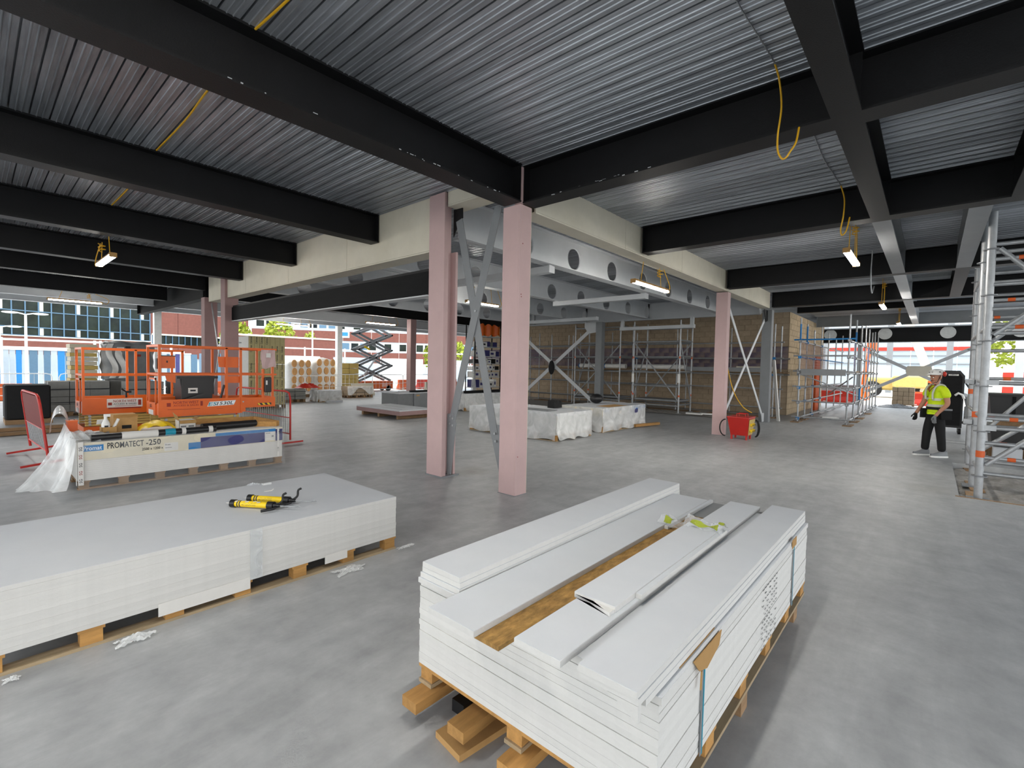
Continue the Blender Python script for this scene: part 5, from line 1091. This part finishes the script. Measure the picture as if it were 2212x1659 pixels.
for y in (-.54,-1.85):
    for z in (.31,1.06,1.56,2.3,3.2): P(s.t,'ledger',m_galv,cyl((9.2,y,z),(12.34,y,z),.026,10),smooth=True)
for p,q in (((9.2,-.60,.42),(9.2,-1.8,1.65)),((9.2,-.62,3.36),(9.2,-1.8,2.0)),((10.24,-.6,.5),(10.24,-1.8,1.6)),((10.24,-1.8,3.3),(10.24,-.6,2.1)),((9.2,-.6,2.2),(9.2,-1.8,3.3)),((12.34,-.6,.4),(12.34,-1.8,2.0))):
    P(s.t,'brace',m_galv,cyl(p,q,.032,10),smooth=True)
for z in (1.55,.93): P(s.t,'coupler',m_galv,cbox((10.24,-.44,z),(.10,.10,.07))); P(s.t,'coupler',m_galv,cbox((9.2,-.62,z),(.08,.12,.07)))
for i,(x,y,l) in enumerate(((9.3,-.45,.9),(10.3,-.5,.8),(12.3,-.5,.8))): M1('plank',('nearest','middle','furthest')[i]+' rough timber sole plank under the heavy tower scaffold','plank',m_timberd,rz(box(x-l/2,y-.14,-.095,x+l/2,y+.02,-.07),.05*i,(x,y,0)))
M1('edge_timber','brown timber strip along the near edge of the floor pit','timber',m_timberd,box(8.82,-1.5,-.06,8.87,-.30,.004))
t = T('plastic_crate','long black plastic crate behind the heavy tower scaffold','crate',(13.8,-1.8,.30)); 
P(t,'crate_body',m_blackp,prism([(-2.9,.76),(-.92,.76),(-.88,1.26),(-2.94,1.26)],'x',13.5,14.4)); P(t,'crate_lip',m_blackp,box(13.46,-2.98,1.24,14.44,-.85,1.285))
for k in range(4): P(t,'crate_rib',m_black2,box(13.485,-1.25-.45*k,.78,13.5,-1.20-.45*k,1.24))
t2 = T('plastic_crate','lower black plastic crate under the long black one','crate',(13.8,-1.8,.1)); P(t2,'crate_body',m_blackp,prism([(-2.9,.22),(-.95,.22),(-.92,.62),(-2.94,.62)],'x',13.5,14.4)); P(t2,'crate_lip',m_greydark,box(13.46,-2.96,.62,14.42,-.88,.66)); P(t2,'spacer',m_timberd,box(13.55,-2.8,.66,14.3,-1.0,.76))
pallet('pallet','weathered pallet under the black crates behind the tower scaffold',13.45,-2.95,14.45,-.9,0,.215,'y',5,m_timberd)
M1('concrete_block','pale block lying on the weathered pallet behind the tower scaffold','block',m_white,box(13.2,-1.35,.0,13.42,-.95,.24))
t = T('equipment_cabinet','tall black wheeled cabinet behind the worker','cabinet',(18.3,-.45,0))
P(t,'cabinet_body',m_blackp,prism([(-.66,.18),(-.20,.18),(-.18,1.70),(-.22,1.76),(-.58,1.76),(-.68,1.62)],'x',18.0,18.7)); P(t,'front_panel',m_black2,prism([(-.62,.24),(-.24,.24),(-.22,1.66),(-.57,1.68),(-.63,1.58)],'x',17.985,18.0)); P(t,'name_plate',m_cardw,box(17.978,-.55,1.62,17.985,-.34,1.66)); label_text(t,'COMPACT',.025,m_ink,(17.976,-.36,1.63),.16,ux=(0,-1,0))
for y in (-.62,-.25):
    for x in (18.08,18.6): P(t,'wheel',m_rubber,cyl((x,y-.03,.085),(x,y+.03,.085),.085,14)); P(t,'wheel_fork',m_galv,box(x-.03,y-.035,.08,x+.03,y+.035,.19))
P(t,'push_arm',m_blackp,tube([(18.1,-.66,1.5),(18.1,-.80,1.25),(18.1,-.80,1.0)],.022,8)); P(t,'side_hose',m_grey,tube([(18.05,-.72,1.05),(18.03,-.78,.75),(18.05,-.76,.45),(18.1,-.70,.3)],.05,8)); P(t,'hose_box',m_grey,bbox(17.98,-.86,.42,18.2,-.70,.78,.015)); P(t,'white_handle',m_whitep,tube([(17.97,-.50,1.08),(17.93,-.56,1.14),(17.93,-.64,1.1),(17.97,-.68,1.0)],.03,8))
M1('manhole_frame','square access cover frame set in the floor right of the worker','cover',m_greydark,box(15.6,-.95,.0,16.2,-.93,.006),box(15.6,-.25,.0,16.2,-.23,.006),box(15.6,-.95,.0,15.62,-.23,.006),box(16.18,-.95,.0,16.2,-.23,.006))
# ============================================================ WORKER
PB = Vector((12.80,-.08,0)); PF = Vector((-.62,.785,0)).normalized(); PL = Vector((-PF.y,PF.x,0))
def pt(f,l,z): return tuple(PB+PF*f+PL*l+Vector((0,0,z)))
def loc(v): v = Vector(v)-PB; return (v.dot(PF), v.dot(PL), v.z)
man = T('person','man in yellow hi-vis T-shirt, black trousers and white helmet standing by the tower scaffold','person',tuple(PB))
def worn(name,nodes,edges,m,sub=2,root=0,squash=None,parent=None,label=None,bottom=None):
    n2 = [(tuple(Vector(pt(*c))-PB), r) for c, r in nodes]; me = skin(name,n2,edges,m,sub,root)
    if squash:
        for v in me.vertices:
            q = v.co; f = q.dot(PF); l = q.dot(PL); k = squash(f,l,q.z); q2 = PF*(f*k)+PL*l; v.co = (q2.x,q2.y,q.z)
    o = link(name,me,parent or man); OFF[o.name] = tuple(PB)
    if label: o['label'] = label
    return o
armL = [((0,.185,1.36),.062),((-.03,.245,1.07),.045),((.13,.215,.885),.031),((.17,.205,.82),.034)]
armR = [((0,-.185,1.36),.062),((.05,-.235,1.08),.045),((.17,-.225,.90),.031),((.21,-.22,.84),.034)]
legL = [((0,.095,.86),.085),((-.02,.115,.48),.058),((-.07,.12,.12),.042)]
legR = [((0,-.095,.86),.085),((.06,-.11,.48),.058),((.08,-.12,.12),.042)]
core = [((0,0,.93),.115),((0,0,1.06),.115),((0,0,1.25),.13),((0,0,1.38),.10),((.012,0,1.455),.055),((.022,0,1.50),.055),((.025,0,1.545),.080),((.02,0,1.62),.098),((.015,0,1.69),.075)]
nodes = core+armL+armR+legL+legR; e = [(i,i+1) for i in range(8)]
a=9; e += [(3,a),(a,a+1),(a+1,a+2),(a+2,a+3)]; a=13; e += [(3,a),(a,a+1),(a+1,a+2),(a+2,a+3)]; a=17; e += [(0,a),(a,a+1),(a+1,a+2)]; a=20; e += [(0,a),(a,a+1),(a+1,a+2)]
worn('body',nodes,e,m_skin,2,0)
tn = [((0,0,.90),.150),((0,0,1.0),.150),((0,0,1.14),.152),((0,0,1.27),.158),((0,0,1.36),.13),((.005,0,1.43),.075),((0,.155,1.375),.085),((-.01,.215,1.27),.082),((-.018,.235,1.17),.074),((0,-.155,1.375),.085),((.015,-.215,1.27),.082),((.028,-.228,1.18),.074)]
worn('t_shirt',tn,[(0,1),(1,2),(2,3),(3,4),(4,5),(4,6),(6,7),(7,8),(4,9),(9,10),(10,11)],m_hivis,2,1,lambda f,l,z:.82 if abs(l)<.16 else .95)
worn('trousers',[((0,0,.95),.138),((0,0,.88),.135),((0,.092,.80),.108),((-.02,.115,.50),.082),((-.045,.12,.30),.074),((-.065,.12,.10),.070),((0,-.092,.80),.108),((.06,-.11,.50),.082),((.075,-.115,.30),.074),((.085,-.12,.10),.070)],[(0,1),(1,2),(2,3),(3,4),(4,5),(1,6),(6,7),(7,8),(8,9)],m_cloth,2,0,lambda f,l,z:.95)
def wp(name,m,*sh,smooth=False,label=None,parent=None): return P(parent or man,name,m,*sh,smooth=smooth,label=label)
def ring(z0,z1,rf,rl,m,name,f0=0.0):
    n=28; v=[]; 
    for z in (z0,z1):
        for q in (1.0,1.03):
            for i in range(n): an=2*PI*i/n; v.append(pt(f0+rf*q*math.cos(an), rl*q*math.sin(an), z))
    f=[]
    for i in range(n):
        j=(i+1)%n; f += [(n+i,n+j,3*n+j,3*n+i),(i,2*n+i,2*n+j,j),(i,j,n+j,n+i),(2*n+i,3*n+i,3*n+j,2*n+j)]
    return wp(name,m,(v,f),smooth=False)
ring(1.125,1.175,.135,.158,m_refl,'reflective_band'); ring(1.00,1.05,.132,.155,m_refl,'reflective_band'); ring(.945,.995,.138,.160,m_cloth,'tool_belt')
for s_ in (1,-1): wp('reflective_brace',m_refl,tube(smooth_pts([pt(.135,s_*.085,1.15),pt(.142,s_*.09,1.28),pt(.10,s_*.10,1.40),pt(.0,s_*.105,1.445),pt(-.09,s_*.10,1.38),pt(-.135,s_*.085,1.16)]),.018,6),smooth=True)
def pbox(c,sz,tilt=0): 
    b = box(-sz[0]/2,-sz[1]/2,-sz[2]/2,sz[0]/2,sz[1]/2,sz[2]/2); return [pt(c[0]+x+tilt*z,c[1]+y,c[2]+z) for x,y,z in b[0]], b[1]
wp('tool_pouch',m_black2,pbox((-.03,.185,.86),(.20,.07,.20),.1)); wp('tool_pouch',m_cloth,pbox((.07,-.18,.86),(.14,.06,.19)))
wp('pouch_flap',m_greydark,pbox((-.03,.192,.955),(.20,.08,.03))) ; wp('knife_handle',m_grey,tube([pt(-.02,.20,.95),pt(-.02,.20,1.02)],.013,6))
for s_,f0,tn_ in ((1,-.07,'left'),(-1,.085,'right')):
    l0 = s_*.12
    def shoe(u,v):
        x = -.08+u*.30; wv = .048*(1-.35*max(0,u-.7)/.3)*math.sin(PI*min(1,.12+u*.86))**.45; top = .105 if u<.35 else .105-.06*min(1,(u-.35)/.5); an = v*PI
        return pt(f0+x, l0+wv*math.cos(an), .026+top*max(0,math.sin(an))**.7)
    sh_ = wp('shoe',m_greydark,grid(shoe,14,10),smooth=True); so = [(-.088,-.04),(-.05,-.05),(.08,-.052),(.18,-.048),(.225,-.02),(.225,.02),(.18,.048),(.08,.052),(-.05,.05),(-.088,.04)]
    n = len(so); wp('shoe_sole',m_whitep,([pt(f0+x,l0+y,.0) for x,y in so]+[pt(f0+x,l0+y,.030) for x,y in so],[tuple(range(n-1,-1,-1)),tuple(range(n,2*n))]+[(i,(i+1)%n,n+(i+1)%n,n+i) for i in range(n)]),parent=sh_)
# gloves: palm and five fingers each
for s_,w0,dr in ((1,(.17,.205,.82),(.10,-.10,-1)),(-1,(.21,-.22,.84),(.14,.06,-1))):
    d = Vector(dr).normalized(); o = Vector(w0); fwd_ = Vector((1,0,0)); fwd_ = (fwd_-d*fwd_.dot(d)).normalized(); pal = d.cross(fwd_)*s_
    N_=[]; E_=[]
    def nd(p,r): N_.append((tuple(p),r)); return len(N_)-1
    w_ = nd(o-d*.035,.034); pm = nd(o+d*.035,(.036)); E_.append((w_,pm))
    for i,(k,ln) in enumerate(((-.030,.062),(-.010,.074),(.011,.078),(.031,.070))):
        r_ = nd(o+d*.075+fwd_*k,.0125); a_ = nd(o+d*(.075+ln*.5)+fwd_*k*1.05-pal*.008,.0105); b_ = nd(o+d*(.075+ln*.85)+fwd_*k*1.0-pal*.028,.009); E_ += [(pm,r_),(r_,a_),(a_,b_)]
    r_ = nd(o+d*.02+fwd_*.040,.0145); a_ = nd(o+d*.055+fwd_*.062-pal*.012,.0115); b_ = nd(o+d*.085+fwd_*.066-pal*.024,.0095); E_ += [(pm,r_),(r_,a_),(a_,b_)]
    worn('work_glove',N_,E_,m_grey if s_>0 else m_cloth,2,1,label='pale grey work glove' if s_>0 else 'dark work glove')
# face
for s_ in (1,-1):
    ey = wp('eye',m_whitep,ball(pt(.108,s_*.033,1.585),.0125,10,8),smooth=True); wp('pupil',m_ink,ball(pt(.118,s_*.034,1.585),.006,8,6),parent=ey); wp('eyebrow',m_inkr,tube([pt(.108,s_*.016,1.606),pt(.112,s_*.034,1.611),pt(.098,s_*.054,1.604)],.0045,5))
    wp('ear',m_skin,ball(pt(.012,s_*.093,1.575),.03,10,8,(.6,.35,1.1)),smooth=True)
wp('nose',m_skin,([pt(.112,0,1.60),pt(.108,.014,1.545),pt(.108,-.014,1.545),pt(.140,0,1.552),pt(.118,0,1.538)],[(0,1,3),(0,3,2),(1,4,3),(3,4,2),(0,2,1),(1,2,4)]),smooth=True)
wp('mouth',m_inkr,tube([pt(.096,.024,1.512),pt(.108,0,1.514),pt(.096,-.024,1.512)],.0055,6)); wp('chin',m_skin,ball(pt(.075,0,1.492),.035,10,8,(1,1.1,.7)),smooth=True)
hz = 1.635
prof_ = [(.132,0),(.134,.012),(.128,.035),(.115,.07),(.085,.10),(.045,.117),(.0,.121)]
hv,hf = lathe(prof_,24,(0,0,0),cap=False); hm = wp('helmet',m_whitep,([pt(.012+x*1.12,y*.98,hz+z) for x,y,z in hv],hf),smooth=True)
bv = []; 
for i in range(13): an=-1.2+2.4*i/12; bv += [pt(.012+.146*math.cos(an),.13*math.sin(an),hz+.012),pt(.02+(.146+.035*math.cos(an))*math.cos(an),.133*math.sin(an),hz+.0)]
wp('helmet_peak',m_whitep,(bv,[(2*i,2*i+1,2*i+3,2*i+2) for i in range(12)]),parent=hm)
for k,(an,z) in enumerate(((.35,.055),(-.1,.05),(1.25,.06))): c_ = (.012+.136*math.cos(an),.128*math.sin(an)); wp('helmet_logo',m_ink if k else m_grey,tube([pt(c_[0]-.004,c_[1]-.015,hz+z),pt(c_[0]+.0,c_[1]+.012,hz+z)],.010 if k else .006,4),parent=hm)
for s_ in (1,-1): wp('ear_defender',m_redpl if s_>0 else m_inkr,ball(pt(-.01,s_*.158,hz+.02),.042,12,8,(1,.7,1.2)),smooth=True); wp('defender_arm',m_blackp,tube([pt(-.01,s_*.14,hz+.03),pt(-.0,s_*.135,hz+.07)],.008,6))
wp('chin_strap',m_cloth,tube([pt(.02,.108,hz),pt(.06,.075,1.49),pt(.075,0,1.463),pt(.06,-.075,1.49),pt(.02,-.108,hz)],.005,5)); wp('lanyard',m_inkr,tube(smooth_pts([pt(.05,.06,1.44),pt(.12,.03,1.36),pt(.14,.0,1.30),pt(.12,-.03,1.36),pt(.05,-.06,1.44)]),.007,5))
# ============================================================ OUTSIDE, FAR RIGHT
t = T('steel_shed','white clad building under construction beyond the far right opening','building',(58,4,0))
for k in range(12): P(t,'cladding_sheet',m_clad,box(58,-3.2+1.6*k,0,58.2,-3.2+1.6*k+1.56,7.5))
P(t,'red_band',m_redpl,box(57.9,-3.2,3.80,58.0,16,4.12)); P(t,'grey_rail',m_grey,box(57.9,-3.2,2.55,57.98,16,2.62)); P(t,'grey_rail',m_grey,box(57.9,-3.2,3.3,57.98,16,3.36))
for y in (-1.0,2.8,7.5): P(t,'steel_column',m_greydark,box(52,y-.2,0,52.4,y+.2,6.5))
P(t,'scaffold_rail',m_greysteel,cyl((51,-3,1.9),(51,14,1.9),.06,6),cyl((51,-3,3.2),(51,14,3.2),.06,6)) if False else None
t = T('telehandler','yellow-cream telehandler with a raised white boom outside the far right opening','vehicle',(43,1.6,0))
P(t,'boom',m_beige,bar((44,1.35,5.2),(43.6,.10,1.4),.5,.42,(1,0,0))); label_text(t,'UPRONEL',.22,m_grey,(43.70,.98,3.9),1.3,ux=(-.1,-.32,-.95),uy=(0,.95,-.32)); P(t,'body',m_yelwood,bbox(41.5,-.2,.5,43.2,3.6,1.35,.12)); P(t,'cab',m_whitep,box(41.6,2.2,1.35,42.8,3.4,2.2)); P(t,'fender',m_yelwood,bbox(40.8,.2,.7,41.6,2.0,1.5,.1)); P(t,'orange_side',m_orpl,box(41.45,-.2,.6,41.5,1.2,1.2))
for x,y in ((41.6,.3),(41.6,3.1)): P(t,'wheel',m_rubber,cyl((x-.35,y,.55),(x+.1,y,.55),.55,16)); P(t,'hub',m_beige,cyl((x-.36,y,.55),(x-.34,y,.55),.28,12))
t = T('boom_lift','orange boom lift basket hanging outside left of the far X brace','lift',(36,2.75,0)); P(t,'basket',m_orpl,box(35.6,2.55,3.0,36.2,3.0,3.6)); P(t,'basket_rail',m_orpl,tube([(35.6,2.55,3.6),(35.6,2.55,4.1),(36.2,3.0,4.1),(36.2,3.0,3.6)],.05,6)); P(t,'mast',m_orange,cyl((36.4,3.2,.8),(36.1,2.9,3.2),.12,8)); P(t,'base',m_orange,box(35.8,2.9,-.02,37.4,4.0,.9))
t = blockpack('small brown block pack with a hi-vis vest thrown over it, outside the far opening',30.75,.62,2,4,4,m_block,.10)
M1('hi_vis_vest','yellow hi-vis vest thrown over the small brown block pack','vest',m_hivis,grid(lambda u,v:(30.72+.3*v,.75+.85*u,.975+.03*math.sin(u*9)-(0.22*(u>.8)*(u-.8)/.2)),12,6))
M1('black_sheeting','crumpled black sheet on the floor before the small brown block pack','sheet',m_blackp,grid(lambda u,v:(29.3+1.2*v,.45+1.5*u,.02+.16*math.sin(PI*u)*math.sin(PI*v)*(.6+.4*math.sin(u*17+v*11))),16,8))
jersey('red water barrier outside behind the worker',33,.1,m_redpl,1.8,PI/2); jersey('orange water barrier outside behind the red one',36,.5,m_orpl,2.2,PI/2); jersey('red water barrier outside beyond the scaffold cage',31.8,3.9,m_redpl,1.8,PI/2)
t = T('site_skip','grey low skip behind the scaffold cage','skip',(34,5,0)); P(t,'skip_body',m_grey,prism([(3.4,-.02),(6.8,-.02),(7.2,.9),(3.0,.9)],'x',33,34.6)); P(t,'skip_rim',m_greydark,box(32.95,2.95,.88,34.65,7.25,.95))
for i,(y,m,w) in enumerate(((-3.9,m_redpl,1.6),(-5.6,m_whitep,1.6),(-7.3,m_redpl,1.6))): t = T('site_fence',('left','middle','right')[i]+' red and white fence panel outside beyond the tower scaffold','fence',(40,y,0)); [P(t,'fence_board',m if k%2 else m_whitep,box(40,y-w/2,.2+.42*k,40.05,y+w/2,.58+.42*k)) for k in range(5)]
M1('steel_post','pale steel post outside beyond the tower scaffold','column',m_greysteel,box(34,-3.35,0,34.3,-3.05,5.5))
def tree(label,x,y,h,r,n,seed,m=m_leaf,z0=None):
    q = random.Random(seed); t = T('tree',label,'tree',(x,y,0)); zc = h*.62; P(t,'trunk',m_timberd,cyl((x,y,0),(x,y,zc),.16,8,.07)); v=[]; f=[]
    for _ in range(n):
        d = Vector((q.gauss(0,1),q.gauss(0,1),q.gauss(0,1))).normalized()*q.uniform(.45,1)**.5; c = Vector((x+d.x*r,y+d.y*r,zc+d.z*h*.38)); a = Vector((q.gauss(0,1),q.gauss(0,1),q.gauss(0,1))).normalized(); b = a.cross(Vector((q.gauss(0,1),q.gauss(0,1),q.gauss(0,1)))).normalized(); k = q.uniform(.14,.3); i0=len(v)
        v += [tuple(c-a*k),tuple(c+b*k*.6),tuple(c+a*k),tuple(c-b*k*.6)]; f.append((i0,i0+1,i0+2,i0+3))
    P(t,'foliage',m,(v,f),stuff=True,fix=False); return t
tree('left rounded tree above the insulation packs, far outside',19.0,56,6.0,1.6,900,1); tree('right rounded tree above the insulation packs, far outside',23.0,55,6.4,1.8,1000,2)
tree('slender young tree outside right of the insulation packs',24.0,50,5.0,.7,300,3); tree('young tree in front of the long brick building, behind the raised lift',36.5,45,4.2,.9,400,4); tree('young tree in front of the long brick building, beside the pink column',39.5,43.5,4.6,.9,400,5)
tree('green tree outside at far right beyond the tower scaffold, nearer',62,-6.0,8,2.6,1200,6); tree('green tree outside at far right beyond the tower scaffold, further',66,-9.5,8.5,2.8,1200,7)
# ============================================================ OUTSIDE, LEFT: GLAZED BLOCK, HOARDING, LONG BRICK BUILDING
def facade_pts(o,d): 
    d = Vector((d[0],d[1],0)).normalized(); n = Vector((d.y,-d.x,0)); o = Vector((o[0],o[1],0))
    return lambda u,v,z: tuple(o+d*u+n*v+Vector((0,0,z)))
def fbox(F,u0,u1,v0,v1,z0,z1): b = box(u0,v0,z0,u1,v1,z1); return [F(*p) for p in b[0]], b[1]
F1 = facade_pts((15.97,78.4),(.979,.205)); M_ = 1.093
t = T('office_building','dark glazed office block far outside at the left','building',(8,77,0))
for k in range(-8,12+1):
    u = -(12-k)*M_; P(t,'mullion',m_frame,fbox(F1,u-.05,u+.05,.0,.10,4.0,11.4))
zl = [4.03,4.95,6.75,8.26,9.9,11.4]
for z in zl: P(t,'transom',m_frame,fbox(F1,-20*M_,0,0,.09,z-.05,z+.05))
for k in range(-8,12):
    u = -(12-k)*M_
    for i in range(5):
        white = (k%3 == 1 and i in (0,2)) or (k%3==1 and i==3 and False)
        P(t,'pane',m_glass,fbox(F1,u+.05,u+M_-.05,-.06,.0,zl[i]+.05,zl[i+1]-.05))
        if k%3 == 2 and i in (0,2,3): P(t,'blind_panel',m_cream,fbox(F1,u+.1,u+.42,.0,.02,zl[i]+.06,zl[i+1]-.05))
P(t,'brick_plinth',m_redbrick,fbox(F1,-21*M_,0,-.3,.05,1.9,3.95)); P(t,'sill',m_cream,fbox(F1,-21*M_,.1,-.05,.2,3.9,4.0)); P(t,'ground_floor_wall',m_clad,fbox(F1,-21*M_,0,-.4,-.3,0,1.95))
t = T('brick_building','red brick wing to the right of the glazed office block','building',(21,79.5,0))
for a,b in ((.15,3.4),(3.45,6.6),(6.65,10),(10.05,13.5)): P(t,'brick_panel',m_redbrick,fbox(F1,a,b,-.3,0,5.1,9.2)); P(t,'brick_panel',m_redbrick,fbox(F1,a,b,-.3,0,1.8,3.5))
P(t,'coping',m_cream,fbox(F1,.2,13.6,-.3,.1,4.9,5.1)); P(t,'corner_pier',m_redbrick,fbox(F1,.07,.15,-.3,.02,0,9.2)); P(t,'ground_floor_wall',m_clad,fbox(F1,.2,13.6,-.4,-.2,0,1.9))
for k in range(16): P(t,'window_frame',m_frame,fbox(F1,.3+.8*k,.36+.8*k,-.2,.02,3.5,4.9)); P(t,'pane',m_glass,fbox(F1,.36+.8*k,1.1+.8*k,-.25,-.15,3.5,4.9))
rq = random.Random(21)
t = T('site_hoarding','white and blue striped site hoarding outside on the left','hoarding',(4,36,0)); x=-9.0
while x < 9.5:
    w=rq.uniform(.18,.4); m = rq.choice([m_clad,m_clad,m_clad,m_frame,m_clad,m_dblue,m_blue,m_frame,m_clad]); P(t,'panel',m,box(x,36,.05,x+w-.02,36.04+rq.uniform(0,.02),2.0)); x += w
P(t,'top_capping',m_whitep,box(-9,35.97,2.0,9.5,36.08,2.06))
t = T('guard_rail','white double guard rail above the striped hoarding outside','rail',(2,35.5,2.0))
for z in (2.12,2.53): P(t,'rail',m_whitep,box(-8,35.46,z-.05,9,35.54,z+.05))
for x in (-4.4,-4.1,.9,1.1,4.7,4.95,8.3): P(t,'post',m_whitep,box(x-.05,35.44,0,x+.05,35.56,2.62))
def lamp_post(label,x,y,h,arms=2,a=0):
    t = T('street_lamp',label,'street lamp',(x,y,0),a=a,local=True); P(t,'pole',m_whitep,cyl((0,0,0),(0,0,h),.07,10,.05))
    for s in ((-1,1) if arms==2 else (-1,)): P(t,'lamp_arm',m_whitep,tube([(0,0,h-.02),(s*.3,0,h+.06),(s*.7,0,h+.05)],.03,6)); P(t,'lamp_head',m_whitep,ball((s*.55,0,h+.05),.26,10,6,(1.2,.5,.22)),smooth=True)
lamp_post('tall white twin-headed street lamp outside, before the glazed block',1.95,34.9,3.82); lamp_post('lower white twin-headed street lamp outside at the left picture edge',1.1,37.5,3.22); lamp_post('white street lamp before the long brick building',19.0,39.0,5.0,1)
F2 = facade_pts((26.0,71.2),(21.6,-13.9))
t = T('brick_building','long red brick building with white window bands far outside in the centre','building',(40,62,0)); Lb=44
for a in range(0,Lb,4):
    P(t,'brick_panel',m_redbrick,fbox(F2,a,a+3.97,-.3,0,4.83,6.2)); P(t,'brick_panel',m_redbrick,fbox(F2,a,a+3.97,-.3,0,1.6,3.25)); P(t,'white_panel',m_clad,fbox(F2,a,a+3.97,-.32,-.05,3.25,4.83)); P(t,'white_panel',m_clad,fbox(F2,a,a+3.97,-.32,-.05,6.2,10.0)); P(t,'ground_panel',m_clad,fbox(F2,a,a+3.97,-.32,-.1,0,1.6))
rw = random.Random(5)
for zf0,zf1 in ((3.5,4.55),(6.55,7.6),(8.6,9.6)):
    u = .6
    while u < Lb-1.5:
        P(t,'window_frame',m_whitep,fbox(F2,u-.06,u+1.06,-.05,.02,zf0-.06,zf1+.06)); P(t,'pane',m_glass if rw.random()<.55 else m_frame,fbox(F2,u,u+1.0,.0,.03,zf0,zf1)); u += rw.choice((1.25,1.25,2.2))
P(t,'hospital_sign' if False else 'wall_sign',m_whitep,fbox(F2,11.3,12.9,.0,.08,5.3,6.3)); P(t,'sign_print',m_blue,fbox(F2,11.6,12.7,.08,.1,5.55,6.1))
t = T('boundary_wall','low brick wall with pale coping outside behind the insulation packs','wall',(19.5,44,0)); P(t,'brickwork',m_redbrick,box(15,44,0,24,44.2,3.8)); P(t,'coping',m_cream,box(15,43.95,3.8,24,44.25,3.95))
t = T('guard_rail','white site rail running outside behind the netted bales and raised lift','rail',(22,33,0))
for z in (1.6,2.6): P(t,'rail',m_whitep,bar((10,34,z),(36,30,z),.07,.09))
for k in range(10): P(t,'post',m_whitep,cyl((10+2.8*k,34-.43*k,0),(10+2.8*k,34-.43*k,2.7),.05,6))
for i,(x,w,m) in enumerate(((10.5,1.5,m_frame),(15,3,m_whitep),(20,2.5,m_clad),(24.5,3,m_whitep),(30,3,m_clad))): M1('site_cabin',('blue-grey','first white','second pale','third white','fourth pale')[i]+' site cabin outside behind the white rail','cabin',m,box(x,36-.3*i,.0,x+w,38-.3*i,2.1))
